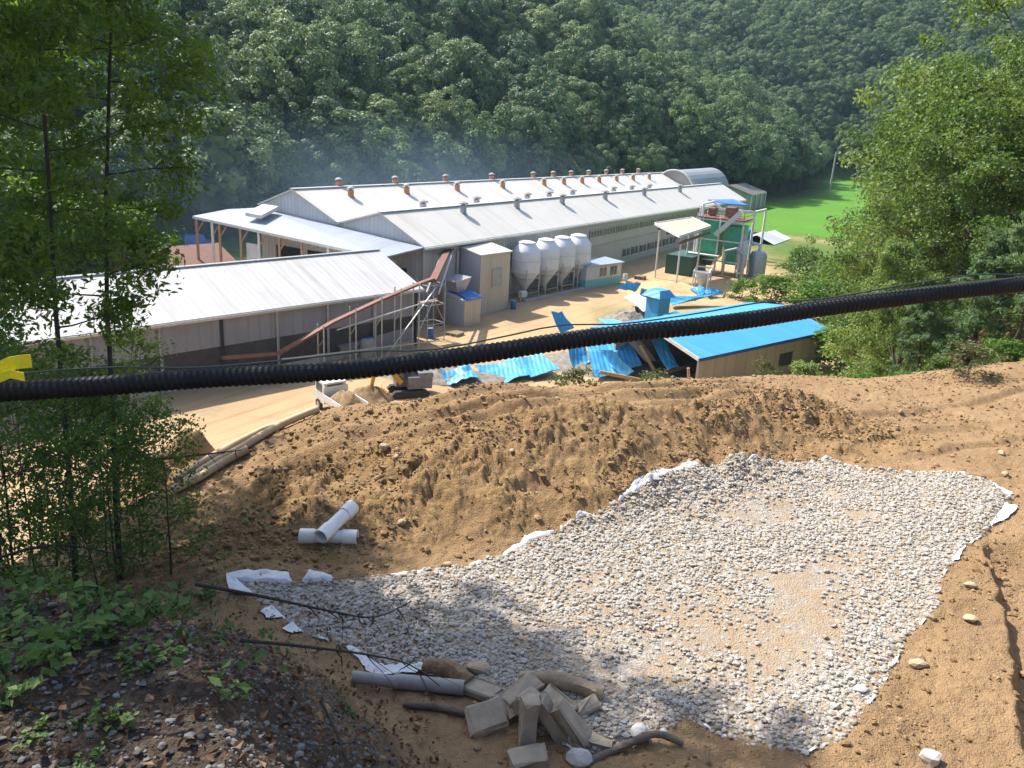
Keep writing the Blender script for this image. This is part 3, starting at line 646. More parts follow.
# clutter at the foot of the shed
M_BLUET = plain('blue plastic barrel', (.03, .14, .42), (.03, .11, .33), .4, 3)
for k, (px, py, w_, h_, mt, nm, lab, cat) in enumerate((
    (345, 357, 1.9, 1.2, M_STEEL, 'metal_hopper', 'small grey metal hopper under the lower end of the conveyor', 'hopper'),
    (368, 356, 1.3, 1.5, M_CONC, 'water_tank', 'squat pale tank beside the conveyor trestles', 'tank'))):
    b = onz(px, py, 0); t_ = thing(nm, lab, cat, b)
    if k == 0:
        part('hopper_body', MB().hexa([b+A3*i*.5+N3*j*.4+Zv*.4 for i, j in ((-1, -1), (1, -1), (1, 1), (-1, 1))], [b+A3*i*w_/2+N3*j*.8+Zv*h_ for i, j in ((-1, -1), (1, -1), (1, 1), (-1, 1))]), mt, t_)
        for i in (-.6, .6):
            for j in (-.5, .5): part('leg', MB().bar(b+A3*i+N3*j-Zv*.1, b+A3*i+N3*j+Zv*.9, .08), mt, t_)
    else:
        part('tank_body', MB().lathe(b, [(.62, -.1), (.66, .1), (.66, 1.2), (.5, 1.42), (.2, 1.5)], 18), mt, t_, True)
        part('lid', MB().lathe(b+Zv*1.48, [(.22, 0), (.22, .08), (.1, .12)], 12), M_BLUET, t_, True)

# ------------------------------------------------------------------ feed tower, bin, silos, office
tA = onz(478.5, 314.5, 0); tB = onz(508, 308.5, 0); TD = tB-tA; TL = np.linalg.norm(TD); TX = TD/TL; TN = np.array([TX[1], -TX[0], 0])
_d = ray(480.5, 255.5); _t = ((tA-_C)@TN)/(_d@TN); TH = float((_C+_d*_t)[2]); print('tower', TL, TH)
def T(s, o, z): return tA+TX*s+TN*o+Zv*z
M_TOWB = ribbed('beige tower sheet', (.50, .43, .35), (.43, .37, .3), math.atan2(TX[0], TX[1]), .4, .55, .4, .02, (.38, .3, .22))
M_TOWG = ribbed('shade-tinted grey tower sheet', (.42, .44, .47), (.36, .38, .41), math.atan2(TX[0], TX[1])+math.pi/2, .4, .55, .4, .02)  # tower sides bluer than the front: shadow on that face put into colour
tw = thing('feed_tower', 'square beige feed tower with pale flat roof beside the white silos', 'tower', tA)
TW = 2.75; print('tower gap', float((tA-E0)@N2), [proj(T(0, -w_, TH+.45)) for w_ in (4, 6, 8)])
part('front_wall', MB().hexa([T(.03, 0, -.2), T(TL-.03, 0, -.2), T(TL-.03, -.15, -.2), T(.03, -.15, -.2)], [T(.03, 0, TH), T(TL-.03, 0, TH), T(TL-.03, -.15, TH), T(.03, -.15, TH)]), M_TOWB, tw)
for s in (0, TL-.15): part('side_wall', MB().hexa([T(s, -.16, -.2), T(s+.15, -.16, -.2), T(s+.15, -TW, -.2), T(s, -TW, -.2)], [T(s, -.16, TH+.02), T(s+.15, -.16, TH+.02), T(s+.15, -TW, TH+.45), T(s, -TW, TH+.45)]), M_TOWG, tw)
part('roof', MB().sheet([T(-.15, .15, TH+.08), T(TL+.15, .15, TH+.08), T(TL+.15, -TW-.1, TH+.56), T(-.15, -TW-.1, TH+.56)], .12), M_ROOFW, tw)
dr = part('door_panel', MB().hexa([T(TL*.4, .01, 2.6), T(TL*.72, .01, 2.6), T(TL*.72, .06, 2.6), T(TL*.4, .06, 2.6)], [T(TL*.4, .01, 4.3), T(TL*.72, .01, 4.3), T(TL*.72, .06, 4.3), T(TL*.4, .06, 4.3)]), M_CONC, tw)
part('frame', MB().bar(T(TL*.4, .07, 2.6), T(TL*.4, .07, 4.3), .07).bar(T(TL*.72, .07, 2.6), T(TL*.72, .07, 4.3), .07).bar(T(TL*.4, .07, 4.33), T(TL*.72, .07, 4.33), .07).bar(T(TL*.4, .07, 2.57), T(TL*.72, .07, 2.57), .07), M_STEEL, dr)
bA = onz(463, 327, 0); bin_ = thing('feed_bin', 'grey sheet metal feed bin with a blue tarp at the foot of the feed tower', 'bin', bA)
def Bn(s, o, z): return bA+TX*s+TN*o+Zv*z
part('bin_body', MB().hexa([Bn(0, 0, -.1), Bn(2.3, 0, -.1), Bn(2.3, -3.1, -.1), Bn(0, -3.1, -.1)], [Bn(0, 0, 2.5), Bn(2.3, 0, 2.5), Bn(2.3, -3.1, 2.9), Bn(0, -3.1, 2.9)]), [M_TOWG], bin_)
part('bin_front', MB().hexa([Bn(.05, .01, 0), Bn(2.25, .01, 0), Bn(2.25, .06, 0), Bn(.05, .06, 0)], [Bn(.05, .01, 2.4), Bn(2.25, .01, 2.4), Bn(2.25, .06, 2.4), Bn(.05, .06, 2.4)]), M_TOWB, bin_)
M_TARP = plain('blue tarpaulin', (.03, .13, .42), (.045, .18, .5), .45, 2.2, .5, .05, 4)
part('tarp', MB().sheet([Bn(.3, .12, 2.62), Bn(2.4, .12, 2.6), Bn(2.45, -1.6, 2.95), Bn(.6, -1.4, 2.9)], .06), M_TARP, bin_)
part('hopper', MB().hexa([Bn(.6, -1.5, 2.9), Bn(1.7, -1.5, 2.9), Bn(1.7, -2.6, 2.9), Bn(.6, -2.6, 2.9)], [Bn(.1, -1.2, 4.0), Bn(2.2, -1.2, 4.3), Bn(2.2, -3.0, 4.3), Bn(.1, -3.0, 4.0)]), M_STEEL, bin_)
M_SILO = plain('white silo plastic', (.66, .67, .69), (.58, .59, .62), .35, 1.5, spec=.5)
def silo(b, first):
    t_ = thing('silo', 'white', 'silo', b, 'feed silos in a row by the tower')
    R = 1.56
    part('tank', MB().lathe(b, [(.22, .85), (.25, .95), (R*.98, 2.75), (R, 2.87), (R*1.015, 4.1), (R, 5.05), (R*.97, 5.2), (R*.62, 5.85), (R*.55, 6.0)], 28), M_SILO, t_, True)
    part('hoop', MB().lathe(b, [(R, 2.82), (R+.05, 2.82), (R+.05, 2.95), (R, 2.95)], 28).lathe(b, [(R+.02, 4.05), (R+.05, 4.05), (R+.05, 4.15), (R+.02, 4.15)], 28), M_WHITE, t_)
    part('lid', MB().lathe(b, [(R*.6, 5.97), (R*.6, 6.07), (R*.3, 6.2), (.02, 6.24)], 20), M_SILO, t_, True)
    part('outlet', MB().tube([b+Zv*.9, b+Zv*.4], .2, 10), M_STEEL, t_, True)
    for k in range(4):
        q = TX*math.cos(k*math.pi/2+.78)*1.58+TN*math.sin(k*math.pi/2+.78)*1.58
        part('leg', MB().bar(b+q-Zv*.1, b+q+Zv*3.3, .12), M_STEEL, t_)
    for zz in (.7, 2.2):
      br = MB()
      for k in range(4):
        q = TX*math.cos(k*math.pi/2+.78)*1.58+TN*math.sin(k*math.pi/2+.78)*1.58; q2 = TX*math.cos((k+1)*math.pi/2+.78)*1.58+TN*math.sin((k+1)*math.pi/2+.78)*1.58
        br.bar(b+q+Zv*zz, b+q2+Zv*zz, .07)
      part('cross_brace', br, M_STEEL, t_)
    return t_
sA = onz(524, 297, 0); sB = onz(575, 286, 0)
for k, lab in enumerate(('white hopper silo standing nearest the beige feed tower', 'white hopper silo, second from the beige feed tower', 'white hopper silo, second from the small site office', 'white hopper silo standing nearest the small site office')):
    f = (0, .36, .68, 1)[k]; silo(sA*(1-f)+sB*f, k)['label'] = lab
pm = sA+TN*1.2-TX*1.7; solo('electric_motor', MB().box(pm+Zv*.75, TX, TN, Zv, .9, .6, .7, .08).bar(pm+TX*.3-Zv*.1, pm+TX*.3+Zv*.5, .15).bar(pm-TX*.3-Zv*.1, pm-TX*.3+Zv*.5, .15), M_WHITE, 'small white motor housing at the foot of the nearest silo', 'motor', pm)
part_c = MB().bar(sA-TX*2+TN*1.7+Zv*.05, sB+TX*2+TN*1.7+Zv*.05, .5, .35)
solo('concrete_kerb', part_c, M_CONC, 'low concrete kerb running in front of the four silos', 'kerb', sA)
oA = onz(585, 289, 0); oB = onz(620, 283.5, 0); OX = (oB-oA)/np.linalg.norm(oB-oA); OL = np.linalg.norm(oB-oA); ON = np.array([OX[1], -OX[0], 0])
def Of(s, o, z): return oA+OX*s+ON*o+Zv*z
M_PALE = plain('pale container paint', (.52, .54, .55), (.45, .46, .48), .5, 2)
M_TEAL = plain('teal paint', (.16, .40, .40), (.2, .44, .44), .5, 2)
M_ROOFB = plain('blue grey roof sheet', (.30, .36, .43), (.25, .3, .37), .45, 2)
of = thing('site_office', 'small pale cabin office with teal skirting and two windows beside the silos', 'cabin', oA)
part('wall', MB().hexa([Of(0, 0, 1.0), Of(OL, 0, 1.0), Of(OL, -2.6, 1.0), Of(0, -2.6, 1.0)], [Of(0, 0, 2.6), Of(OL, 0, 2.6), Of(OL, -2.6, 2.6), Of(0, -2.6, 2.6)]), M_PALE, of)
part('skirting', MB().hexa([Of(0, 0, -.1), Of(OL, 0, -.1), Of(OL, -2.6, -.1), Of(0, -2.6, -.1)], [Of(0, 0, 1.0), Of(OL, 0, 1.0), Of(OL, -2.6, 1.0), Of(0, -2.6, 1.0)]), M_TEAL, of)
part('roof', MB().sheet([Of(-.2, .3, 2.72), Of(OL+.2, .3, 2.72), Of(OL+.2, -2.8, 2.9), Of(-.2, -2.8, 2.9)], .12), M_ROOFB, of)
for s in (OL*.38, OL*.68):
    w_ = part('window', MB().hexa([Of(s, .01, 1.25), Of(s+OL*.18, .01, 1.25), Of(s+OL*.18, .05, 1.25), Of(s, .05, 1.25)], [Of(s, .01, 2.3), Of(s+OL*.18, .01, 2.3), Of(s+OL*.18, .05, 2.3), Of(s, .05, 2.3)]), M_GLASS, of)
    part('frame', MB().bar(Of(s, .06, 1.22), Of(s+OL*.18, .06, 1.22), .06).bar(Of(s, .06, 2.33), Of(s+OL*.18, .06, 2.33), .06).bar(Of(s+OL*.09, .06, 1.25), Of(s+OL*.09, .06, 2.3), .05), M_WHITE, w_)

# ------------------------------------------------------------------ green plant, canopy, container
cA = onz(664.5, 273, 0); cB = onz(690, 276.5, 0)
M_DGREEN = ribbed('dark green container', (.03, .10, .075), (.022, .08, .06), AZ, .3, .5, .8, .04)
CX = A2; CN = N2
ct = thing('container', 'dark green steel container under the tilted canopy', 'container', cA)
def Ct(s, o, z): return cA+CX*s+CN*o+Zv*z
part('container_body', MB().hexa([Ct(0, 0, 0), Ct(0, 3.6, 0), Ct(6, 3.6, 0), Ct(6, 0, 0)], [Ct(0, 0, 2.5), Ct(0, 3.6, 2.5), Ct(6, 3.6, 2.5), Ct(6, 0, 2.5)]), M_DGREEN, ct)
part('container_rim', MB().bar(Ct(0, 3.63, 2.5), Ct(6, 3.63, 2.5), .12).bar(Ct(-.05, 0, 2.5), Ct(-.05, 3.6, 2.5), .12).bar(Ct(0, 3.63, .1), Ct(6, 3.63, .1), .12), M_DGREEN, ct)
cp = [onz(655, 223, 7.0), onz(692, 217.5, 7.3), onz(710.5, 226, 6.9), onz(680, 236, 6.4)]
M_CANO = plain('sandy canopy sheet', (.46, .39, .29), (.4, .33, .24), .6, .6, .2, .02, 6)
can = thing('canopy', 'tilted sandy coloured canopy roof on thin white posts beside the green plant', 'canopy', (*cp[3][:2], 0))
part('canopy_roof', MB().sheet(cp, .12), M_CANO, can)
e = MB()
for a, b in zip(cp, cp[1:]+cp[:1]): e.bar(a-Zv*.08, b-Zv*.08, .14, .34)
part('edge_trim', e, M_WHITE, can)
bm_ = MB()
for f in (.15, .5, .85): bm_.bar(cp[0]*(1-f)+cp[3]*f-Zv*.5, cp[1]*(1-f)+cp[2]*f-Zv*.5, .16, .3)
bm_.bar(cp[3]-Zv*.85, cp[2]-Zv*.85, .18, .3); part('beam', bm_, M_RUST, can)
for p in (cp[3]*.85+cp[1]*.15, cp[2]*.85+cp[0]*.15, cp[0]*.9+cp[2]*.1, cp[1]*.9+cp[3]*.1): part('post', MB().bar((p[0], p[1], -.1), (p[0], p[1], p[2]-.3), .18), M_WHITE, can)
gB = onz(713, 272, 0); M_GREEN = plain('green painted dryer', (.05, .34, .19), (.08, .40, .25), .4, 1.5)
gp = thing('grain_dryer', 'tall green drying machine in a white steel frame with a slanted elevator', 'machine', gB)
def Gp(s, o, z): return gB+A2*s+N2*o+Zv*z
part('green_tank', MB().box(Gp(0, -.8, 4.7), A2, N2, Zv, 3.2, 2.6, 5.4, .1), M_GREEN, gp)
part('green_tank', MB().box(Gp(.6, 2.4, 4.0), A2, N2, Zv, 2.8, 2.3, 5.2, .1), M_GREEN, gp)
part('lower_cone', MB().hexa([Gp(i*.5, -.8+j*.5, .9) for i, j in ((-1, -1), (1, -1), (1, 1), (-1, 1))], [Gp(i*1.5, -.8+j*1.2, 2.0) for i, j in ((-1, -1), (1, -1), (1, 1), (-1, 1))]), M_STEEL, gp)
for i, j in ((-2, -2.4), (2.2, -2.4), (-2, .75), (-2, 3.9), (2.4, 3.9)):
    part('frame_post', MB().bar(Gp(i, j, -.2), Gp(i, j, 8.0 if j < 3 else 6.9), .2), M_WHITE, gp)
b_ = MB()
for z in (1.9, 4.6, 7.2):
    b_.bar(Gp(-2, -2.4, z), Gp(-2, 3.9, z), .16).bar(Gp(-2, 3.9, z), Gp(2.4, 3.9, z), .16)
part('frame_beam', b_, M_WHITE, gp)
pl = part('platform', MB().sheet([Gp(-2.1, -2.5, 7.5), Gp(2.3, -2.5, 7.5), Gp(2.3, 3.9, 7.5), Gp(-2.1, 3.9, 7.5)], .12), M_RUST, gp)
rl = MB()
for z in (8.0, 8.5): rl.bar(Gp(-2.1, -2.5, z), Gp(-2.1, 3.9, z), .06).bar(Gp(-2.1, 3.9, z), Gp(2.3, 3.9, z), .06)
for j in np.linspace(-2.5, 3.9, 6): rl.bar(Gp(-2.1, j, 7.5), Gp(-2.1, j, 8.5), .06)
part('railing', rl, M_RUST, pl)
part('head_box', MB().box(Gp(0, 1.5, 8.3), A2, N2, Zv, 1.6, 1.3, 1.3, .08).box(Gp(.4, -1.2, 8.1), A2, N2, Zv, 1.2, 1.0, 1.0, .08), M_RUST, gp)
part('slanted_elevator', MB().bar(Gp(-3.0, .6, 5.4), Gp(-2.6, 3.6, 8.7), .7, .6), M_PALE, gp)
part('walkway', MB().sheet([Gp(-3.2, -3.0, 2.7), Gp(-2.1, -3.0, 2.7), Gp(-2.1, 1.4, 2.7), Gp(-3.2, 1.4, 2.7)], .14), M_WHITE, gp)
part('pipework', MB().tube([Gp(-2.3, 2.0, .2), Gp(-2.3, 2.0, 3.4), Gp(-2.3, 3.6, 3.9), Gp(-2.3, 4.6, 3.2), Gp(-2.3, 4.6, .1)], .22, 8), M_STEEL, gp, True)
part('pipework', MB().tube([Gp(-2.4, -1.6, 7.6), Gp(-2.6, -1.6, 9.2), Gp(-2.2, -.4, 9.6), Gp(-2.0, .6, 8.8)], .18, 8), M_WHITE, gp, True)
part('ladder', MB().bar(Gp(-2.2, -2.0, 0), Gp(-2.2, -2.0, 7.4), .07).bar(Gp(-2.2, -1.5, 0), Gp(-2.2, -1.5, 7.4), .07).bar(Gp(-2.2, -2, 1.2), Gp(-2.2, -1.5, 1.2), .05).bar(Gp(-2.2, -2, 2.6), Gp(-2.2, -1.5, 2.6), .05).bar(Gp(-2.2, -2, 4.0), Gp(-2.2, -1.5, 4.0), .05).bar(Gp(-2.2, -2, 5.4), Gp(-2.2, -1.5, 5.4), .05), M_WHITE, gp)
tkA = onz(739, 277, 0)
cy = thing('dust_collector', 'tall pale cylinder tank with pipes beside the green drying machine', 'tank', tkA)
part('tank', MB().lathe(tkA, [(.3, .6), (.75, 1.6), (.75, 4.2), (.6, 4.6), (.25, 4.9)], 20), M_PALE, cy, True)
part('duct', MB().tube([tkA+Zv*4.8, tkA+Zv*5.6, tkA+Zv*5.9-N2*.8+A2*.8, tkA-N2*2.4+A2*1.6+Zv*5.4], .3, 10), M_STEEL, cy, True)
for a in range(3):
    q = A2*math.cos(a*2.09)*.62+N2*math.sin(a*2.09)*.62; part('leg', MB().bar(tkA+q-Zv*.2, tkA+q+Zv*2.0, .14), M_STEEL, cy)
t2 = tkA+A2*2.6+N2*1.5
cy2 = thing('vertical_tank', 'short grey tank with a domed top standing at the yard edge by shrubs', 'tank', t2)
part('tank', MB().lathe(t2, [(1.15, -.2), (1.15, 2.8), (.9, 3.3), (.2, 3.5)], 20), M_STEEL, cy2, True)
part('inlet_pipe', MB().tube([t2+Zv*3.4, t2+Zv*4.2, t2+Zv*4.4-N2*1.2], .2, 8), M_WHITE, cy2, True)
lf = [onz(694, 271, 2.6), onz(709, 273.5, 2.6), onz(712, 268, 2.6), onz(697, 266, 2.6)]
wf = thing('work_frame', 'low white tubular frame with small hoppers below the canopy', 'frame', (*lf[0][:2], 0))
part('top_rail', MB().bar(lf[0], lf[1], .14).bar(lf[1], lf[2], .14).bar(lf[2], lf[3], .14).bar(lf[3], lf[0], .14), M_WHITE, wf)
for p in lf: part('leg', MB().bar((p[0], p[1], -.1), p, .14), M_WHITE, wf)
part('hopper', MB().lathe((*((lf[0]+lf[2])/2)[:2], 0), [(.2, .5), (.9, 1.7), (.95, 2.3)], 16), M_PALE, wf)
tp = [onz(708, 199.5, 8.2), onz(733, 199, 8.6), onz(748, 205, 8.0), onz(726, 203.5, 8.0)]
solo('blue_tarp', MB().sheet(tp, .15), M_TARP, 'blue tarpaulin stretched over the far corner of the factory roof', 'tarp')
gt = thing('steel_gantry', 'white steel portal frame at the far end of the factory building', 'frame', onz(748, 262, 0))
gq = onz(748, 262, 0); ghi = 7.3
for p in (gq, gq-A2*.5-N2*8, gq+A2*6): part('post', MB().bar(p-Zv*.2, p+Zv*ghi, .3), M_WHITE, gt)
part('beam', MB().bar(gq+Zv*ghi, gq-A2*.5-N2*8+Zv*ghi, .3, .4).bar(gq+Zv*ghi, gq+A2*6+Zv*ghi, .3, .4), M_WHITE, gt)
q = onz(741, 243, 0); solo('blue_cover', MB().hexa([q+A2*i*2+N2*j*1.6 for i, j in ((-1, -1), (1, -1), (1, 1), (-1, 1))], [q+A2*i*1.5+N2*j*1.1+Zv*(2.2+.3*i) for i, j in ((-1, -1), (1, -1), (1, 1), (-1, 1))]), M_TARP, 'blue tarp covered heap behind the green drying machine', 'tarp')

# ------------------------------------------------------------------ round-roofed barn and slatted lean-to at the far end
M_GREYS = ribbed('grey barn sheet', (.30, .31, .32), (.24, .25, .26), AZ, .8, .5, .6, .05)
M_BEIGE = plain('beige end wall', (.36, .33, .30), (.30, .275, .25), .7, .5)
rA = G(99, -18.5, 0)*np.array([1, 1, 0])
def RB(s, o, z): return rA+A2*s+N2*o+Zv*z
barn = thing('round_barn', 'round roofed grey barn behind the far end of the factory', 'barn', rA)
BR = 5.0; n_ = 18
arc = [(BR-BR*math.cos(math.pi*k/n_), 9.2*math.sin(math.pi*k/n_)**.7+1.2) for k in range(n_+1)]
v = MB()
for k in range(n_):
    (o0, z0), (o1, z1) = arc[k], arc[k+1]; v.sheet([RB(-.3, o0, z0), RB(22, o0, z0), RB(22, o1, z1), RB(-.3, o1, z1)], .12, (0, 0, 1))
part('roof', v, M_GREYS, barn)
part('end_wall', MB().hexa([RB(0, o, z-.15) for o, z in arc]+[RB(0, 2*BR, -.2), RB(0, 0, -.2)], [RB(.2, o, z-.15) for o, z in arc]+[RB(.2, 2*BR, -.2), RB(.2, 0, -.2)]), M_BEIGE, barn)
rim = MB().tube([RB(-.35, o, z+.05) for o, z in arc], .16, 6); part('roof_rim', rim, M_WHITE, barn)
sq = onz(726, 208, 0)
def Sq(s_, o, z): return sq+A2*s_+N2*o+Zv*z
sl_ = thing('slatted_shed', 'low dark slatted lean-to shed next to the round roofed barn', 'shed', sq)
part('roof', MB().sheet([Sq(0, 0, 5.4), Sq(13, 0, 5.4), Sq(13, 6, 3.6), Sq(0, 6, 3.6)], .15), M_GREYS, sl_)
sm = MB()
for k in range(8): sm.bar(Sq(.1+1.8*k, 0, 5.53), Sq(.1+1.8*k, 6, 3.73), .5, .16)
part('roof_slat', sm, M_BEIGE, sl_)
part('wall', MB().hexa([Sq(.3, .3, -.2), Sq(12.7, .3, -.2), Sq(12.7, 5.7, -.2), Sq(.3, 5.7, -.2)], [Sq(.3, .3, 5.1), Sq(12.7, .3, 5.1), Sq(12.7, 5.7, 3.5), Sq(.3, 5.7, 3.5)]), M_BEIGE, sl_)
for k in range(4): part('post', MB().bar(Sq(.2+4.2*k, 5.9, -.2), Sq(.2+4.2*k, 5.9, 3.6), .25), M_WHITE, sl_)
up = onz(829, 194, 0); pole = thing('utility_pole', 'leaning concrete utility pole at the far edge of the green field', 'pole', up)
part('shaft', MB().tube([up-Zv*.5, up+Zv*13+A2*.5], [.32, .2], 10), M_CONC, pole, True)
part('crossarm', MB().bar(up+Zv*12.2-N2*.9, up+Zv*12.2+N2*.9, .12), M_STEEL, pole)
wt = onz(765, 240, 0); solo('white_sheet_heap', MB().add(*(lambda P: (P, [(0, 1, 5, 4), (1, 2, 6, 5), (2, 3, 7, 6), (4, 5, 9, 8), (5, 6, 10, 9), (6, 7, 11, 10)]))([wt+A2*(4*(i-1.5))+N2*(3.2*(j-1))+Zv*(.1+1.3*(j == 1)*(1+.3*math.sin(i*2))) for j in range(3) for i in range(4)])), M_PALE, 'crumpled pale sheet over a heap at the edge of the field', 'sheet')

# ------------------------------------------------------------------ the collapsed blue shed
M_BLUE = ribbed('blue roof sheet', (.05, .31, .60), (.042, .27, .53), AZ+.9, .35, .5, .6, .03, (.12, .34, .52))
M_BLUE2 = ribbed('blue roof sheet b', (.05, .31, .60), (.042, .27, .53), AZ, .35, .5, .6, .03, (.12, .34, .52))
M_PWALL = ribbed('pale concrete panel', (.40, .39, .375), (.34, .33, .315), AZ, 1.2, .8, .3, .02)
e0 = onz(696, 357, 3.3); e1 = onz(829, 329, 3.3); BX = (e1-e0)/np.linalg.norm(e1-e0); BLn = np.linalg.norm(e1-e0); BN = np.array([BX[1], -BX[0], 0])
def Bb(s, o, z): return e0*np.array([1, 1, 0])+BX*s+BN*o+Zv*z
_d = ray(671, 337); 
def plane_s(px, py, s):
    d = ray(px, py); P = Bb(s, 0, 0); t = ((P-_C)@BX)/(d@BX); q_ = _C+d*t; return float((q_-P)@BN), float(q_[2])
ro, rz = plane_s(671, 337, 0); print('blue roof near ridge', BLn, ro, rz); ro, rz = -4.2, 4.45
blue = thing('blue_shed', 'blue roofed shed with grey panel walls, its near end torn open', 'shed', Bb(0, 0, 0))
part('roof', MB().sheet([Bb(0, .3, 3.25), Bb(BLn, .3, 3.25), Bb(BLn, ro, rz), Bb(0, ro, rz)], .12), M_BLUE2, blue)
part('roof', MB().sheet([Bb(-.6, ro-.02, rz), Bb(BLn+.2, ro-.02, rz), Bb(BLn+2.2, ro*2.25, 3.5), Bb(-1.4, ro*2.25, 3.5)], .12), M_BLUE2, blue)
part('fascia', MB().bar(Bb(0, .34, 3.15), Bb(BLn, .34, 3.15), .06, .24), plain('deep blue trim', (.02, .08, .26), (.02, .07, .22), .5), blue)
part('gable_trim', MB().bar(Bb(-.05, .3, 3.2), Bb(-.05, ro, rz-.05), .08, .26), M_WHITE, blue)
part('wall', MB().hexa([Bb(.6, -.1, -.5), Bb(BLn-.2, -.1, -.5), Bb(BLn-.2, -.3, -.5), Bb(.6, -.3, -.5)], [Bb(.6, -.1, 3.1), Bb(BLn-.2, -.1, 3.1), Bb(BLn-.2, -.3, 3.1), Bb(.6, -.3, 3.1)]), M_PWALL, blue)
part('back_wall', MB().hexa([Bb(.6, ro*2, -.5), Bb(BLn-.2, ro*2, -.5), Bb(BLn-.2, ro*2-.2, -.5), Bb(.6, ro*2-.2, -.5)], [Bb(.6, ro*2, 3.3), Bb(BLn-.2, ro*2, 3.3), Bb(BLn-.2, ro*2-.2, 3.3), Bb(.6, ro*2-.2, 3.3)]), M_PWALL, blue)
part('end_wall', MB().hexa([Bb(BLn-.2, -.3, -.5), Bb(BLn, -.3, -.5), Bb(BLn, ro*2, -.5), Bb(BLn-.2, ro*2, -.5)], [Bb(BLn-.2, -.3, 3.1), Bb(BLn, -.3, 3.1), Bb(BLn, ro*2, 3.3), Bb(BLn-.2, ro*2, 3.3)]), M_PWALL, blue)
for s in (.3, 1.6): part('broken_post', MB().bar(Bb(s, -.2, -.5), Bb(s-.5, -.4, 2.4), .18), M_TIMB, blue)
part('window', MB().hexa([Bb(BLn*.62, -.09, .9), Bb(BLn*.72, -.09, .9), Bb(BLn*.72, -.05, .9), Bb(BLn*.62, -.05, .9)], [Bb(BLn*.62, -.09, 2.0), Bb(BLn*.72, -.09, 2.0), Bb(BLn*.72, -.05, 2.0), Bb(BLn*.62, -.05, 2.0)]), M_GLASS, blue)
def panel(pts, lab, mat=None, th=.1, nm='blue_roof_panel', cat='roof panel', grp='torn blue roof panels in the yard'):
    P = [onz(x, y, z) for x, y, z in pts]; m = MB(); n = 7; rg = np.random.default_rng(int(pts[0][0]+pts[0][1])); a, b, c, d = P[0], P[1], P[2], P[-1]
    amp = .07*min(3.0, np.linalg.norm(b-a)); ph = rg.uniform(0, 6, 3)
    V = [(a*(1-u)+b*u)*(1-v)+(d*(1-u)+c*u)*v+Zv*amp*(math.sin(u*4+ph[0]+v*2)+.6*math.sin(v*5+ph[1])+rg.normal(0, .25)) for u in np.linspace(0, 1, n) for v in np.linspace(0, 1, n)]
    k = n*n; m.add(V+[q-Zv*.05 for q in V], [(i*n+j, (i+1)*n+j, (i+1)*n+j+1, i*n+j+1) for i in range(n-1) for j in range(n-1)]+[(k+i*n+j+1, k+(i+1)*n+j+1, k+(i+1)*n+j, k+i*n+j) for i in range(n-1) for j in range(n-1)]
          +[(i, i+1, k+i+1, k+i) for i in range(n-1)]+[((n-1)*n+i+1, (n-1)*n+i, k+(n-1)*n+i, k+(n-1)*n+i+1) for i in range(n-1)]+[((i+1)*n, i*n, k+i*n, k+(i+1)*n) for i in range(n-1)]+[(i*n+n-1, (i+1)*n+n-1, k+(i+1)*n+n-1, k+i*n+n-1) for i in range(n-1)])
    return solo(nm, m, mat or M_BLUE, lab, cat, group=grp)
panel([(652, 340, 3.0), (664, 338, 3.0), (679, 367, 1.4), (668, 370, 1.2)], 'narrow blue roof strip hanging against the open end of the blue shed')
panel([(586, 344, 1.9), (625, 338, 2.3), (642, 366, 1.0), (594, 374, .6)], 'broad blue roof panel slumped beside the white timber trusses')
panel([(474, 367, .5), (518, 357, .9), (530, 376, .3), (497, 384, .2)], 'flat blue roof sheet lying on the ground at the near end of the wreck')
panel([(521, 357, 1.0), (540, 353, 1.2), (560, 371, .5), (531, 376.5, .4)], 'blue roof sheet leaning on the flat one beside the dry bush')
panel([(551, 313, 3.6), (562, 311, 3.6), (574, 329, 2.2), (560, 332, 2.0)], 'upright blue roof strip sticking up above the black hose')
panel([(567, 348, 1.6), (585, 344, 1.8), (590, 363, .6), (572, 366, .5)], 'crumpled blue strip lying below the black hose near the dry bush')
panel([(598, 320, 2.4), (612, 318, 2.8), (640, 330, 3.0), (618, 338, 2.4)], 'blue roof sheet folded behind the black hose beside the turret')
panel([(616, 288, 1.2), (627, 281, 1.9), (641, 284.5, 1.6), (635, 291.5, .8)], 'small square blue sheet propped at the far side of the yard')
panel([(641, 289, 1.0), (695, 298, .8), (696, 301.5, .4), (640, 293.5, .5)], 'long narrow blue sheet edging the sand heap')
panel([(640, 318, 2.0), (676, 312, 2.2), (690, 322, 1.4), (655, 330, 1.2)], 'blue roof sheet lying crooked between the turret and the blue shed roof')
panel([(600, 352, 1.8), (612, 349, 2.4), (634, 372, 1.0), (622, 376, .5)], 'dented blue strip lying over the slumped roof panel')
panel([(440, 372, .7), (468, 366, .9), (480, 378, .5), (452, 384, .3)], 'dusty blue sheet beside the excavator and scrap heap')
panel([(690, 288, .9), (700, 285.5, 1.2), (708, 292, .6), (700, 295, .4)], 'small blue scrap sheet on the sand heap by the shrubs')
panel([(704, 291, .7), (716, 287, 1.1), (721, 292, .6), (708, 297, .3)], 'blue scrap sheet below the low white frame')
panel([(668, 296, 1.0), (722, 292, 1.4), (722, 296, 1.0), (672, 304, .6)], 'thin blue sheet lying behind the ridge of the blue shed')
panel([(624, 295.5, 2.2), (640, 293.5, 2.4), (660, 307, 2.0), (643, 312, 1.6)], 'white sheet slanting over dark rubble behind the turret', M_WHITE, .1, 'white_roof_panel')
panel([(628, 340, 2.6), (638, 338, 2.7), (656, 359, 1.2), (646, 362, 1.0)], 'bare white panel between the slumped blue roof sheets', M_BEIGE, .12, 'white_roof_panel')
q = onz(655, 330, 0)
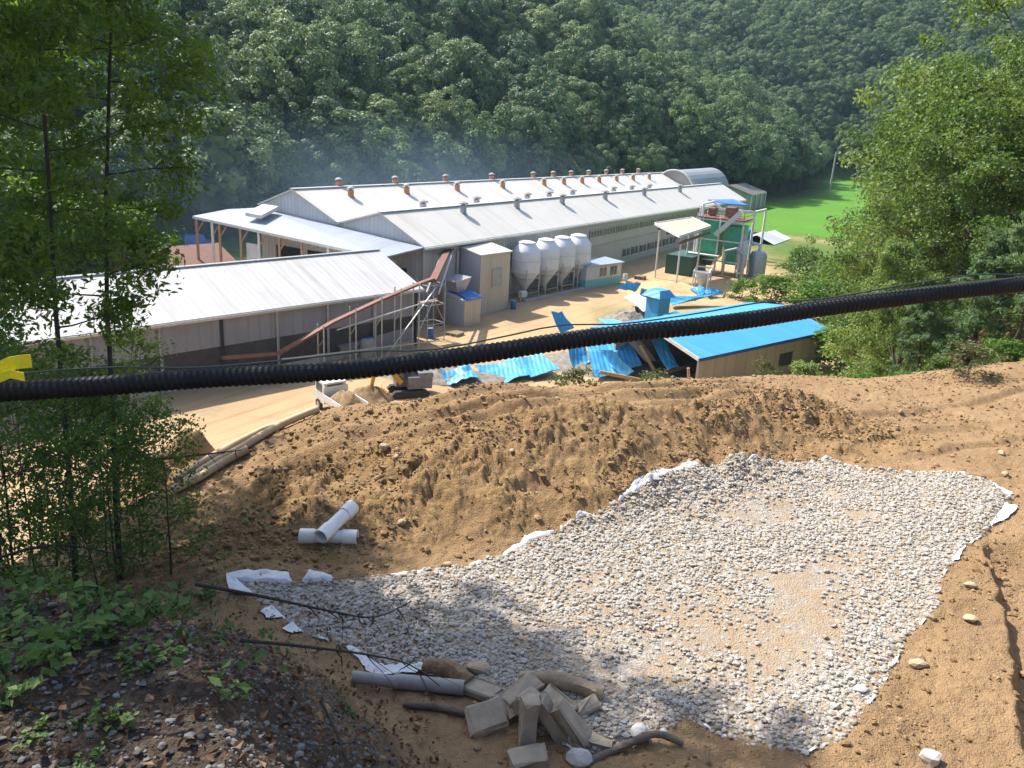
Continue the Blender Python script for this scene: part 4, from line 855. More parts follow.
tur = thing('roof_turret', 'small blue hip-topped turret standing beside the fallen shed', 'turret', q)
part('turret_body', MB().box(q+Zv*1.4, BX, BN, Zv, 1.6, 1.6, 4.0), M_BLUE2, tur)
part('turret_roof', MB().hexa([q+BX*i*1.15+BN*j*1.15+Zv*3.35 for i, j in ((-1, -1), (1, -1), (1, 1), (-1, 1))], [q+BX*i*.7+BN*j*.7+Zv*4.0 for i, j in ((-1, -1), (1, -1), (1, 1), (-1, 1))]), M_BLUE2, tur)
# broken timbers and rubble in the open end
M_WOODP = plain('pale sawn wood', (.48, .36, .24), (.38, .28, .18), .8, 3)
rr = random.Random(5)
for k, (x0, y0, z0, x1, y1, z1, lab) in enumerate(((690, 342, 3.0, 700, 365, .4, 'dark timber fallen inside the open end of the blue shed'), (640, 345, 2.4, 655, 372, .3, 'pale timber leaning across the gap between blue sheets'),
        (600, 372, .8, 640, 380, .3, 'long timber lying at the foot of the slumped roof'), (610, 327, 2.0, 650, 322, 2.2, 'white timber lying flat beside the turret'), (665, 372, .8, 690, 366, .9, 'stub of beam poking out under the blue shed'))):
    a, b = onz(x0, y0, z0), onz(x1, y1, z1); solo('broken_timber', MB().bar(a, b, .2, .26), M_WOODP if k % 2 else M_TIMB, lab, 'timber')
def heap(name, c, rx, ry, h, mat, lab, cat, seed, n=22, jag=.35):
    c = np.asarray(c, float); V = []; F = []; m = n
    for i in range(m+1):
        for j in range(m+1):
            u, v_ = i/m*2-1, j/m*2-1; r = math.hypot(u, v_); hh = max(0, 1-r)**.8 if r < 1 else 0
            V.append((c[0]+u*rx, c[1]+v_*ry, 0))
    V = np.array(V); u = (V[:, 0]-c[0])/rx; v_ = (V[:, 1]-c[1])/ry; r = np.hypot(u, v_)+.25*fbm(V[:, 0], V[:, 1], 1.6/max(rx, .5)+.5, 3, seed)
    V[:, 2] = c[2]+h*np.clip(1-r, 0, 1)**.85*(1+jag*2*fbm(V[:, 0], V[:, 1], 2.2, 3, seed+1))-.12*(r >= 1)
    F = [(i*(m+1)+j, (i+1)*(m+1)+j, (i+1)*(m+1)+j+1, i*(m+1)+j+1) for i in range(m) for j in range(m)]
    return solo(name, MB().add(V, F), mat, lab, cat, smooth=True)
M_SANDH = plain('heaped tan sand', (.50, .36, .19), (.40, .28, .14), .95, 1.5, .5, .03, 12)
M_RUBB = plain('grey rubble', (.26, .23, .19), (.14, .12, .10), .9, 3, .7, .05, 8)
heap('sand_heap', onz(668, 292, 0), 6, 4, 1.3, M_SANDH, 'low tan sand heap between the canopy and the blue scrap sheets', 'heap', 3)
heap('rubble_heap', onz(640, 322, 0), 4, 3, 1.5, M_RUBB, 'dark grey rubble heap around the blue turret', 'heap', 5, jag=.7)
heap('rubble_heap', onz(610, 366, 0), 7, 3.5, 1.1, M_RUBB, 'grey rubble heap under the slumped blue roof panels', 'heap', 6, jag=.7)
heap('rubble_heap', onz(445, 377, 0), 5, 2.2, .8, M_RUBB, 'grey scrap heap near the excavator in the yard', 'heap', 9, jag=.8)

M_BARREL = plain('blue drum', (.04, .16, .4), (.03, .12, .3), .45, 4); M_PALLET = plain('pallet wood', (.4, .3, .2), (.3, .22, .14), .85, 5)
for px, py, mt, lab in ((513, 309, M_BARREL, 'blue drum at the right foot of the beige feed tower'), (625, 281, M_WHITE, 'white drum standing beside the site office'), (430, 338, M_BARREL, 'blue drum under the head of the conveyor')):
    b = onz(px, py, 0); t_ = thing('drum', lab, 'drum', b); part('body', MB().lathe(b, [(.29, 0), (.3, .02), (.3, .28), (.315, .3), (.3, .32), (.3, .58), (.315, .6), (.3, .62), (.3, .88), (.28, .9)], 16), mt, t_, True); part('lid', MB().lathe(b+Zv*.89, [(.27, 0), (.27, .03), (.2, .03)], 16), M_STEEL, t_)
for px, py, n_p, lab in ((640, 279, 3, 'stack of wooden pallets by the factory wall right of the site office'), (455, 335, 2, 'low stack of wooden pallets in front of the feed bin')):
    b = onz(px, py, 0); t_ = thing('pallet_stack', lab, 'pallets', b)
    for k in range(n_p):
        m = MB()
        for j in (-.55, 0, .55): m.bar(b+A2*-.6+N2*j+Zv*(.05+.15*k), b+A2*.6+N2*j+Zv*(.05+.15*k), .1, .1)
        for j in np.linspace(-.55, .55, 6): m.bar(b+N2*-.6+A2*j+Zv*(.115+.15*k), b+N2*.6+A2*j+Zv*(.115+.15*k), .13, .025)
        part('pallet', m, M_PALLET, t_)
# ------------------------------------------------------------------ far left background: red roof, lamp, parked things
rq = onz(160, 262, 2.6); M_REDR = plain('red brown roof tiles', (.20, .095, .07), (.16, .08, .06), .7, 1.5, .3, .03, 6)
rh = thing('red_roof_house', 'low house with red brown roof behind the long shed', 'house', (*rq[:2], 0))
def Rh(s, o, z): return np.array([rq[0], rq[1], 0])+A3*s+N3*o+Zv*z
part('roof', MB().sheet([Rh(-6, 3, 2.6), Rh(7, 3, 2.6), Rh(7, -1, 4.0), Rh(-6, -1, 4.0)], .15).sheet([Rh(-6, -1, 4.0), Rh(7, -1, 4.0), Rh(7, -5, 2.6), Rh(-6, -5, 2.6)], .15), M_REDR, rh)
part('wall', MB().hexa([Rh(-5.6, 2.6, -.3), Rh(6.6, 2.6, -.3), Rh(6.6, -4.6, -.3), Rh(-5.6, -4.6, -.3)], [Rh(-5.6, 2.6, 2.5), Rh(6.6, 2.6, 2.5), Rh(6.6, -4.6, 2.5), Rh(-5.6, -4.6, 2.5)]), M_PALE, rh)
def parked(px, py, col, lab):
    b = onz(px, py, 0); t_ = thing('parked_van', lab, 'van', b); mt = plain('van paint '+lab[:5], col, tuple(c*.85 for c in col), .35)
    m = MB().hexa([b+A3*i*2.2+N3*j*.85+Zv*.35 for i, j in ((-1, -1), (1, -1), (1, 1), (-1, 1))], [b+A3*i*2.2+N3*j*.85+Zv*1.1 for i, j in ((-1, -1), (1, -1), (1, 1), (-1, 1))])
    m.hexa([b+A3*(i*1.6-.4)+N3*j*.8+Zv*1.1 for i, j in ((-1, -1), (1, -1), (1, 1), (-1, 1))], [b+A3*(i*1.2-.5)+N3*j*.7+Zv*1.95 for i, j in ((-1, -1), (1, -1), (1, 1), (-1, 1))])
    part('body', m, mt, t_)
    part('windscreen', MB().hexa([b+A3*(1.2)+N3*j*.7+Zv*1.15 for j in (-1, 1)]+[b+A3*1.27+N3*j*.7+Zv*1.15 for j in (1, -1)], [b+A3*.73+N3*j*.62+Zv*1.9 for j in (-1, 1)]+[b+A3*.8+N3*j*.62+Zv*1.9 for j in (1, -1)]), M_GLASS, t_)
    for i in (-1.4, 1.4):
        for j in (-.85, .85): part('wheel', MB().lathe(b+A3*i+N3*j+Zv*.34-N3*.1, [(.34, 0), (.34, .2)], 14, N3), M_DARK, t_)
parked(152, 250, (.6, .65, .72), 'pale blue van parked in the shade behind the red roofed house')
parked(196, 249, (.04, .16, .42), 'dark blue van parked in the shade left of the factory porch')
lp = onz(37, 268, 0); lamp = thing('street_lamp', 'white street lamp pole standing among bright trees at the far left', 'lamp', lp)
part('pole', MB().tube([lp-Zv*.2, lp+Zv*6.2], [.11, .07], 8), M_WHITE, lamp, True)
part('arm', MB().tube([lp+Zv*6.15, lp+Zv*6.5-A3*.6, lp+Zv*6.5-A3*1.5], .06, 6), M_WHITE, lamp, True)
part('lamp_head', MB().box(lp+Zv*6.45-A3*1.8, A3, N3, Zv, .9, .35, .2, .04), M_WHITE, lamp)
# ------------------------------------------------------------------ leaves and trees
def leaf_quads(P, size, r, aspect=1.6, nrm=None, jit=.8, upb=.5):
    n = len(P); nn = r.normal(size=(n, 3))*jit
    nn = nn + (nrm if nrm is not None else 0); nn[:, 2] += upb; nn /= np.linalg.norm(nn, axis=1)[:, None]+1e-9
    u = np.cross(nn, r.normal(size=(n, 3))); u /= np.linalg.norm(u, axis=1)[:, None]+1e-9; v = np.cross(nn, u)
    s = (np.asarray(size)*r.uniform(.65, 1.25, n))[:, None]; a = u*s*.5*aspect**.5; b = v*s*.5/aspect**.5
    c = nn*s*.12
    V = np.stack([P-a, P-b*1+c-a*.1, P+a, P+b+c-a*.1], 1).reshape(-1, 3); F = np.arange(4*n).reshape(-1, 4)
    return V, F
def limb_path(p, d, L, r, n=5, wob=.12, droop=0.0):
    pts = [np.array(p, float)]; d = np.array(d, float); d /= np.linalg.norm(d)
    for i in range(n):
        d = d + r.normal(size=3)*wob + np.array([0, 0, -droop]); d /= np.linalg.norm(d); pts.append(pts[-1]+d*L/n)
    return pts
def make_tree(name, seed, h, r0, lo, cr, nl, leafn, lsize, lm, bark, clump=.55, aspect=1.7, sub=4, shape='round', rise=.55, trunk_wob=.05, jit=.8, droop=.0, upb=.4, lean=(0, 0)):
    """a trunk with limbs, and leaves gathered in clumps round the twigs"""
    r = np.random.default_rng(seed); tb = MB(); n = 9
    tp = [np.array([0, 0, -.3])]; d = np.array([lean[0], lean[1], 1.0])
    for i in range(n): d = d+r.normal(size=3)*trunk_wob*np.array([1, 1, 0]); tp.append(tp[-1]+d/d[2]*(h*.93+.3)/n)
    tb.tube(tp, [r0*(1.25 if i == 0 else 1-.86*i/n) for i in range(n+1)], 7)
    C = []; W = []
    for k in range(nl):
        f = lo+(1-lo)*((k+.5)/nl)**.85; i = min(int(f*n), n-1); b = tp[i]+(tp[i+1]-tp[i])*(f*n-i)
        g = (f-lo)/(1-lo); prof = {'round': math.sin(math.pi*min(1, .18+.8*g))**.6, 'cone': 1-.9*g, 'top': .35+.75*math.sin(math.pi*min(1, .1+.75*g)), 'umbrella': .5+.5*g}[shape]
        a = k*2.4+r.uniform(-.5, .5); L = cr*prof*r.uniform(.75, 1.2); up = rise*(.4+g)
        pts = limb_path(b, (math.cos(a), math.sin(a), up), L, r, 5, .13, droop); rl = r0*(1-.86*f)*.5
        tb.tube(pts, [max(.006, rl*(1-.8*q/5)) for q in range(6)], 5, False)
        for j in range(sub):
            t = r.uniform(.35, 1); q = int(t*4.99); p = pts[q]+(pts[q+1]-pts[q])*(t*5-q); dd = pts[q+1]-pts[q]; dd /= np.linalg.norm(dd); dd = dd+r.normal(size=3)*.7; dd[2] += .15
            sp = limb_path(p, dd, L*.42*r.uniform(.6, 1.2), r, 3, .2, droop); tb.tube(sp, [max(.004, rl*.35), max(.003, rl*.2), .003, .002], 4, False)
            C += [sp[-1], sp[1]*.5+sp[2]*.5]; W += [1, .7]
        C.append(pts[-1]); W.append(1)
    C += [tp[-1]+r.normal(size=3)*cr*.15 for _ in range(4)]; W += [.8]*4
    C = np.array(C); W = np.array(W)/sum(W); idx = r.choice(len(C), leafn, p=W)
    off = r.normal(size=(leafn, 3)); off /= np.linalg.norm(off, axis=1)[:, None]; rad_ = clump*r.uniform(.15, 1, leafn)**.6*r.uniform(.6, 1.3, len(C))[idx]
    P = C[idx]+off*rad_[:, None]*np.array([1, 1, .62])
    V, F = leaf_quads(P, lsize, r, aspect, off*.7, jit, upb)
    tone = np.clip(r.normal(.5, .18, leafn)+r.normal(0, .23, len(C))[idx], 0, 1)
    tm = bpy.data.meshes.new(name+'_trunk'); tm.from_pydata(tb.v, [], tb.f); tm.materials.append(bark)
    for p in tm.polygons: p.use_smooth = True
    cm = np_mesh(name+'_crown', V, F, lm, {'var': ('POINT', np.repeat(tone, 4))})
    return tm, cm, h
def plant_tree(proto, name, label, cat, loc, sc=1, rz=0, group=None):
    tm, cm, h = proto
    t = thing(name, label, cat, loc, group); t.rotation_euler = (0, 0, rz); t.scale = (sc, sc, sc) if not hasattr(sc, '__len__') else sc
    for nm, me in (('trunk', tm), ('crown', cm)):
        o = bpy.data.objects.new(nm, me); COL.objects.link(o); o.parent = t
    return t
M_BARK = plain('grey brown bark', (.11, .085, .065), (.06, .047, .038), .9, 8, .6, .02, 30)
M_BARKD = plain('dark bark', (.05, .042, .036), (.03, .026, .022), .9, 8, .6, .01, 40)
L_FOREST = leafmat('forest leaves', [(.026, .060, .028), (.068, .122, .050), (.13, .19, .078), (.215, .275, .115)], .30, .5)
L_RIGHT = leafmat('broad leaves', [(.040, .085, .020), (.08, .14, .034), (.135, .205, .055), (.24, .30, .10)], .36)
L_BRIGHT = leafmat('bright leaves', [(.06, .13, .02), (.085, .165, .028), (.12, .20, .04), (.15, .23, .05)], .4)
L_PINE = leafmat('pine needles', [(.06, .115, .05), (.09, .155, .065), (.12, .19, .08), (.16, .23, .10)], .35)
L_NEAR = leafmat('near leaves', [(.03, .07, .018), (.048, .10, .024), (.075, .14, .032), (.13, .20, .045)], .5)
L_HERB = leafmat('herb leaves', [(.04, .09, .02), (.06, .125, .028), (.09, .165, .04), (.15, .22, .05)], .4)
L_DRY = leafmat('dry leaves', [(.13, .10, .04), (.11, .13, .045), (.08, .12, .035), (.16, .15, .06)], .3)

L_FOREST2 = leafmat('yellow green forest leaves', [(.05, .095, .035), (.085, .145, .048), (.13, .20, .07), (.19, .26, .10)], .4, .5)
def forest_mesh(seed, lm=None):
    r = np.random.default_rng(seed); h = r.uniform(12, 16); cr = r.uniform(4.4, 6.2); cz = h*.60
    nC = 40; C = []
    for k in range(nC):
        z = 1-1.45*(k+.5)/nC; a = k*2.39996+r.uniform(-.4, .4); q = math.sqrt(max(0, 1-z*z)); m = r.uniform(.78, 1.12)
        C.append((q*math.cos(a)*cr*m, q*math.sin(a)*cr*m, cz+z*(h-cz)*m))
    C = np.array(C); ctr = np.array([0, 0, cz-1]); per = 150; idx = np.repeat(np.arange(nC), per); cs = r.uniform(.8, 1.85, nC)
    off = r.normal(size=(len(idx), 3)); out = C-ctr; out /= np.linalg.norm(out, axis=1)[:, None]; off += out[idx]*.9+np.array([0, 0, .35]); off /= np.linalg.norm(off, axis=1)[:, None]
    P = C[idx]+off*(cs[idx]*r.uniform(.65, 1.1, len(idx)))[:, None]*np.array([1, 1, .8])
    V, F = leaf_quads(P, .40, r, 1.35, off*1.4, .5, .4); tone = np.clip(r.normal(.5, .17, len(P))+r.normal(0, .2, nC)[idx], 0, 1)
    # big quads that close the crown, toned dark as painted inner shade
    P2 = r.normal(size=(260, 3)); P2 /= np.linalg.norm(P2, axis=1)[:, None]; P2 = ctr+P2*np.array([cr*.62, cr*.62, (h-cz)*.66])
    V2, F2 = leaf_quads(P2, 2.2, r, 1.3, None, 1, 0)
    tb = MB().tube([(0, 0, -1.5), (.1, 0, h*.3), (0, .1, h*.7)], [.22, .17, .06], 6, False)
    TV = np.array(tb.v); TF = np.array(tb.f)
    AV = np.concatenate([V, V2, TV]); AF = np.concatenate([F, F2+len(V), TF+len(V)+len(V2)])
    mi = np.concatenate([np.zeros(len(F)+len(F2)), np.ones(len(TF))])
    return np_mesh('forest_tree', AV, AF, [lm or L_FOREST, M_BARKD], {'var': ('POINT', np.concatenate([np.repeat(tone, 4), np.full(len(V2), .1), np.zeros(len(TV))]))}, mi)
def build_forest():
    r = np.random.default_rng(12); FM = [forest_mesh(100+i) for i in range(6)]+[forest_mesh(110+i, L_FOREST2) for i in range(3)]
    gx = []
    st = 7.0
    for i, s in enumerate(np.arange(-70, 470, st)):
        for q in np.arange(0, 215, st): gx.append((s+r.uniform(-2.2, 2.2)+(st/2 if int(q/st) % 2 else 0), q+r.uniform(-2.2, 2.2)))
    g = np.array(gx); s = g[:, 0]; foot = 42-.05*s+14*np.sin(s*.021+.5); q = g[:, 1]+foot+1
    P = E0[None]+A2[None]*s[:, None]-N2[None]*q[:, None]
    # the far head of the valley
    g2 = np.array([(a+r.uniform(-2.5, 2.5), b+r.uniform(-2.5, 2.5)) for a in np.arange(333, 520, 7.4) for b in np.arange(-330, 75, 7.4)]); q2 = g2[:, 1]; s2 = g2[:, 0]-.35*q2
    P2 = E0[None]+A2[None]*s2[:, None]-N2[None]*q2[:, None]
    P = np.concatenate([P, P2]); P[:, 2] = hfull(P[:, 0], P[:, 1])
    v = P+np.array([0, 0, 8])-_C; dz = v@_F; px = 512+FOC*(v@_R)/dz; py = 384-FOC*(v@_U)/dz
    k = (dz > 20) & (px > -160) & (px < 1180) & (py > -95) & (py < 420); P = P[k]; px = px[k]; py = py[k]; D = np.linalg.norm(P-_C, axis=1)
    # do not stand in houses or on the paddy
    s = (P-E0)@A2; q = -(P-E0)@N2
    infr = (px > 60) & (px < 900) & (py > 0); o_ = np.lexsort((D, ~infr)); P = P[o_]; n1 = min(300, len(P))
    rot = r.uniform(0, 6.283, len(P)); sc = r.uniform(.62, 1.36, len(P)); var = np.where(r.uniform(0, 1, len(P)) < .13, r.integers(6, 9, len(P)), r.integers(0, 6, len(P)))
    protos = []
    for i in range(n1):
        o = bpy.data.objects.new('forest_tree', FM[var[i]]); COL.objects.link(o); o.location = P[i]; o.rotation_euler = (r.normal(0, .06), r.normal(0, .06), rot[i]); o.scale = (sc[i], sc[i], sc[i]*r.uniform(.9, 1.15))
        setp(o, 'dense dark green broadleaf tree in the forest covering the far hillside', 'tree', 'forest trees on the hillside')
        if len(protos) < len(FM) and all(p.data is not FM[var[i]] for p in protos): protos.append(o)
    print('forest', n1, len(P)-n1)
    # the rest of the wood: one object, instanced on points
    Q = P[n1:]; me = bpy.data.meshes.new('forest'); me.vertices.add(len(Q)); me.vertices.foreach_set('co', Q.astype(np.float32).ravel())
    ob = bpy.data.objects.new('forest', me); COL.objects.link(ob); setp(ob, 'wooded hillside of dense green trees rising to the top of the picture', 'forest', kind='stuff')
    ng = bpy.data.node_groups.new('forest scatter', 'GeometryNodeTree'); ng.interface.new_socket('Geometry', in_out='INPUT', socket_type='NodeSocketGeometry'); ng.interface.new_socket('Geometry', in_out='OUTPUT', socket_type='NodeSocketGeometry')
    gi = ng.nodes.new('NodeGroupInput'); go = ng.nodes.new('NodeGroupOutput'); ip = ng.nodes.new('GeometryNodeInstanceOnPoints'); mp = ng.nodes.new('GeometryNodeMeshToPoints')
    gj = ng.nodes.new('GeometryNodeJoinGeometry')
    for p in protos[::-1]:
        oi = ng.nodes.new('GeometryNodeObjectInfo'); oi.inputs['Object'].default_value = p; oi.transform_space = 'ORIGINAL'; oi.inputs['As Instance'].default_value = True
        ng.links.new(oi.outputs['Geometry'], gj.inputs[0])
    rv = ng.nodes.new('FunctionNodeRandomValue'); rv.data_type = 'FLOAT_VECTOR'; rv.inputs[0].default_value = (-.08, -.08, 0); rv.inputs[1].default_value = (.08, .08, 6.283)
    rs = ng.nodes.new('FunctionNodeRandomValue'); rs.data_type = 'FLOAT'; rs.inputs[2].default_value = .75; rs.inputs[3].default_value = 1.3
    ng.links.new(gi.outputs[0], mp.inputs[0]); ng.links.new(mp.outputs[0], ip.inputs['Points']); ng.links.new(gj.outputs[0], ip.inputs['Instance']); ip.inputs['Pick Instance'].default_value = True
    ng.links.new(rv.outputs[0], ip.inputs['Rotation']); ng.links.new(rs.outputs[1], ip.inputs['Scale']); ng.links.new(ip.outputs[0], go.inputs[0])
    md = ob.modifiers.new('scatter', 'NODES'); md.node_group = ng
build_forest()

# ---- trees on the right
PB = [make_tree('broadleaf', 41+i, 14, .24, .20, 5.0, 30, 32000, .15, L_RIGHT, M_BARK, .78, 1.7, 6, 'round', .5) for i in range(3)]
PT = make_tree('slender', 55, 9, .11, .25, 2.3, 22, 11000, .125, L_RIGHT, M_BARK, .5, 1.7, 4, 'round', .7)
PP = make_tree('pine', 61, 8, .10, .30, 2.0, 38, 13000, .13, L_PINE, M_BARK, .30, 3.6, 4, 'cone', .25, .03, .6, .02)
PBR = make_tree('bright', 71, 9, .16, .15, 3.6, 22, 5200, .34, L_BRIGHT, M_BARK, .95, 1.6, 4, 'round', .5)
def xbase(px, Y):
    x = atd(px, 380, Y)[0]
    for _ in range(6): x += (px-proj((x, Y, hz(x, Y)))[0])*Y/FOC
    return x
def tree_at(proto, px, ytop, Y, name, label, cat='tree', rz=0, wide=1.0, group=None):
    x = xbase(px, Y) if proto in (PT, PP) else atd(px, 200, Y)[0]; z0 = hz(x, Y); zt = atd(px, ytop, Y)[2]; sc = max(.25, (zt-z0)/proto[2])
    return plant_tree(proto, name, label, cat, (x, Y, z0), (sc*wide, sc*wide, sc), rz, group)
for i, (p, px, yt, Y, wide, nm, lab) in enumerate((
    (PB[0], 1005, -40, 46, 1.0, 'broadleaf_tree', 'tall broadleaf tree at the top right corner, its crown cut by the frame'),
    (PB[1], 955, 60, 50, 1.0, 'broadleaf_tree', 'big spreading broadleaf tree behind the pine on the right slope'),
    (PB[2], 975, 95, 40, 1.0, 'broadleaf_tree', 'dense round broadleaf tree above the right pine sapling'),
    (PB[1], 1075, 40, 36, 1.0, 'broadleaf_tree', 'broadleaf tree leaning in from the right edge above the hose'),
    (PB[2], 945, 120, 58, 1.0, 'broadleaf_tree', 'broadleaf tree standing over the green field edge, left of the tallest crowns'),
    (PB[0], 905, 180, 66, .75, 'broadleaf_tree', 'smaller broadleaf tree at the field end of the right hand grove'),
    (PB[0], 925, 205, 42, .85, 'broadleaf_tree', 'low dark broadleaf tree in the middle of the right hand grove'),
    (PT, 891, 245, 27, .8, 'young_tree', 'young tree with a thin trunk behind the end of the blue shed'),
    (PT, 925, 262, 29, 1.1, 'young_tree', 'young leafy tree behind the green grass strip'),
    (PT, 1000, 215, 30, 1.2, 'young_tree', 'young leafy tree beside the right pine sapling'),
    (PT, 868, 275, 47, .9, 'young_tree', 'young tree above the roof end of the blue shed'),
    (PP, 955, 222, 25.5, .95, 'pine_tree', 'light green young pine standing at the dirt edge under the hose'),
    (PP, 1012, 190, 24.5, .9, 'pine_tree', 'light green young pine at the right edge of the picture'),
    (PP, 915, 285, 26, 1.0, 'pine_tree', 'short pine sapling left of the taller light green pine'),
    (PB[1], 1120, 190, 30, .9, 'broadleaf_tree', 'broadleaf tree just beyond the right edge'),
)): tree_at(p, px, yt, Y, nm, lab, rz=i*1.3, wide=wide)
# ---- bright trees beyond the long shed
for i, (px, yt, Y) in enumerate(((-20, 180, 76), (28, 190, 80), (75, 196, 84), (118, 205, 82), (-70, 175, 74))):
    tree_at(PBR, px, yt, Y, 'bright_tree', ('sunlit pale green tree behind the long shed at the left edge', 'sunlit pale green tree behind the street lamp', 'sunlit pale green tree between the street lamp and the red roofed house', 'sunlit pale green tree beside the red roofed house', 'sunlit pale green tree left of the picture edge')[i], rz=i, wide=1.2)
# ---- shrubs
PS = [make_tree('shrub', 81+i, 2.6, .05, .05, 1.5, 16, 2600, .17, L_BRIGHT if i else L_RIGHT, M_BARK, .5, 1.6, 3, 'round', .9) for i in range(2)]
PD = make_tree('dry_shrub', 91, 1.6, .03, .08, 1.0, 16, 1100, .10, L_DRY, M_BARK, .3, 2.0, 4, 'round', 1.0)
def shrub_px(proto, px, ybase, Y, hpx, label, rz=0, wide=1.2, name='shrub'):
    x = xbase(px, Y); z = hz(x, Y); D = Y/.95; sc = hpx/FOC*D/proto[2]
    return plant_tree(proto, name, label, 'shrub', (x, Y, z), (sc*wide, sc*wide, sc), rz)
for i, (pr_, px, Y, hp, wd, lab) in enumerate((
    (PS[0], 797, 112, 26, 1.2, 'round dark green shrub at the corner of the green field'), (PS[1], 770, 93, 26, 1.6, 'bright green bush between the blue roof and the grey tank'), (PS[1], 812, 85, 36, 1.6, 'bright green bush above the right end of the blue roof'),
    (PS[1], 742, 96, 16, 1.8, 'low bright bush beside the blue scrap sheets'), (PS[0], 838, 98, 32, 1.4, 'tall dark shrub in front of the field, right of the round shrub'), (PS[1], 850, 76, 40, 1.5, 'bright green bush on the slope behind the blue shed end'),
    (PS[1], 838, 66, 42, 1.6, 'bright green bush right behind the end wall of the blue shed'), (PS[0], 862, 58, 46, 1.5, 'darker bush on the slope right of the blue shed end'), (PS[1], 888, 52, 44, 1.6, 'bright bush low in the middle of the right hand grove'), (PS[1], 822, 92, 34, 1.5, 'bright green bush between the round shrub and the blue roof end'),
    (PS[0], 806, 22.0, 30, 1.1, 'green shrub in front of the grey wall of the blue shed'), (PS[1], 826, 23.5, 20, 1.4, 'low bright green weeds right of the shrub by the grey wall'), (PS[1], 868, 24, 24, 1.8, 'grassy green bush on the edge of the dirt below the young trees'),
    (PS[1], 905, 24.2, 20, 1.8, 'low green bush left of the pine trunk'), (PS[0], 935, 23.8, 26, 1.4, 'dark green bush at the foot of the tall pine'), (PS[1], 1000, 23.5, 26, 1.5, 'green bush under the right edge pine'),
    (PD, 575, 19.5, 40, .9, 'half dry bush with brown stems in front of the slumped blue roof'), (PD, 648, 20, 26, 1.4, 'low olive bush on the bank crest below the blue shed'), (PD, 605, 19.8, 20, 1.3, 'small olive bush beside the half dry bush'),
    (PD, 762, 20.8, 22, 1.0, 'thin dry weeds at the foot of the grey wall'), (PD, 967, 19.6, 30, 1.7, 'olive bush growing on the right edge of the dirt slope'), (PD, 200, 15.0, 40, .9, 'dry weedy bush on the sand mound beside the left trees'),
)): shrub_px(pr_, px, 0, Y, hp, lab, rz=i*.9, wide=wd)

# ------------------------------------------------------------------ truck and excavator in the yard
M_TRW = plain('white truck paint', (.64, .64, .62), (.56, .56, .53), .35, 1.5)
M_TYRE = plain('tyre rubber', (.03, .03, .03), (.05, .045, .04), .85, 6)
M_LOAD = plain('brown soil load', (.28, .18, .09), (.17, .11, .06), .95, 4, .8, .03, 14)
def hexb(c, X, Y_, x0, x1, y0, y1, z0, z1, sx=0, m=None):
    m = m or MB(); c = np.asarray(c)
    return m.hexa([c+X*x+Y_*y+Zv*z0 for x, y in ((x0, y0), (x1, y0), (x1, y1), (x0, y1))], [c+X*(x+sx)+Y_*y+Zv*z1 for x, y in ((x0, y0), (x1, y0), (x1, y1), (x0, y1))])
tb_ = onz(333, 409, 0); TXd = np.array([.62, -.78, 0]); TXd /= np.linalg.norm(TXd); TYd = np.array([TXd[1], -TXd[0], 0])   # from cab towards the tail; towards the camera side
trk = thing('dump_truck', 'small white tipper truck loaded with brown soil behind the spoil bank', 'truck', tb_)
hexb(tb_, TXd, TYd, -1.0, .35, -.8, .8, .55, 1.25, 0, cabm := MB()); hexb(tb_, TXd, TYd, -.95, .33, -.78, .78, 1.25, 1.98, .04, cabm)
cabo = part('cab', cabm, M_TRW, trk)
for j in (-.8, .8): part('side_window', hexb(tb_, TXd, TYd, -.75, .02, j-.012, j+.012, 1.32, 1.85), M_GLASS, cabo)
part('windscreen', hexb(tb_, TXd, TYd, -1.0, -.96, -.68, .68, 1.3, 1.88, .05), M_GLASS, cabo)
part('rear_window', hexb(tb_, TXd, TYd, .365, .39, -.55, .55, 1.4, 1.85), M_GLASS, cabo)
part('bed_floor', hexb(tb_, TXd, TYd, .45, 3.2, -.85, .85, .75, .87), M_TRW, trk)
for j in (-.87, .87): part('bed_side', hexb(tb_, TXd, TYd, .45, 3.2, j-.03, j+.03, .87, 1.3), M_TRW, trk)
part('headboard', hexb(tb_, TXd, TYd, .42, .48, -.87, .87, .87, 1.75), M_TRW, trk); part('tailgate', hexb(tb_, TXd, TYd, 3.18, 3.24, -.87, .87, .87, 1.25), M_TRW, trk)
part('chassis', hexb(tb_, TXd, TYd, -.8, 3.1, -.4, .4, .45, .72), M_DARK, trk)
for x in (-.45, 2.2):
    for j in (-.85, .67):
        wh = part('wheel', MB().lathe(tb_+TXd*x+TYd*j+Zv*.36, [(.36, 0), (.36, .18)], 18, TYd), M_TYRE, trk); part('rim', MB().lathe(tb_+TXd*x+TYd*(j-.01)+Zv*.36, [(.2, 0), (.2, .2)], 14, TYd), M_STEEL, wh)
ld = MB(); o0 = tb_+TXd*1.9+Zv*.88; rr_ = np.random.default_rng(3); nn = 14
LV = [tuple(o0+TXd*(i/nn-.5)*2.5+TYd*(j/nn-.5)*1.66+Zv*(max(0, (1-(2*i/nn-1)**2)*(1-(2*j/nn-1)**2))**.6*(.75+.25*rr_.random()))) for i in range(nn+1) for j in range(nn+1)]
ld.add(LV, [(i*(nn+1)+j, (i+1)*(nn+1)+j, (i+1)*(nn+1)+j+1, i*(nn+1)+j+1) for i in range(nn) for j in range(nn)])
solo('soil_load', ld, M_LOAD, 'heap of brown soil lying in the bed of the white truck', 'soil', smooth=True)
heap('soil_heap', onz(356, 402, 0)+np.array([.8, .8, 0]), 1.7, 1.5, 1.1, M_LOAD, 'brown soil heap beside the tail of the white truck', 'heap', 21, jag=.5)
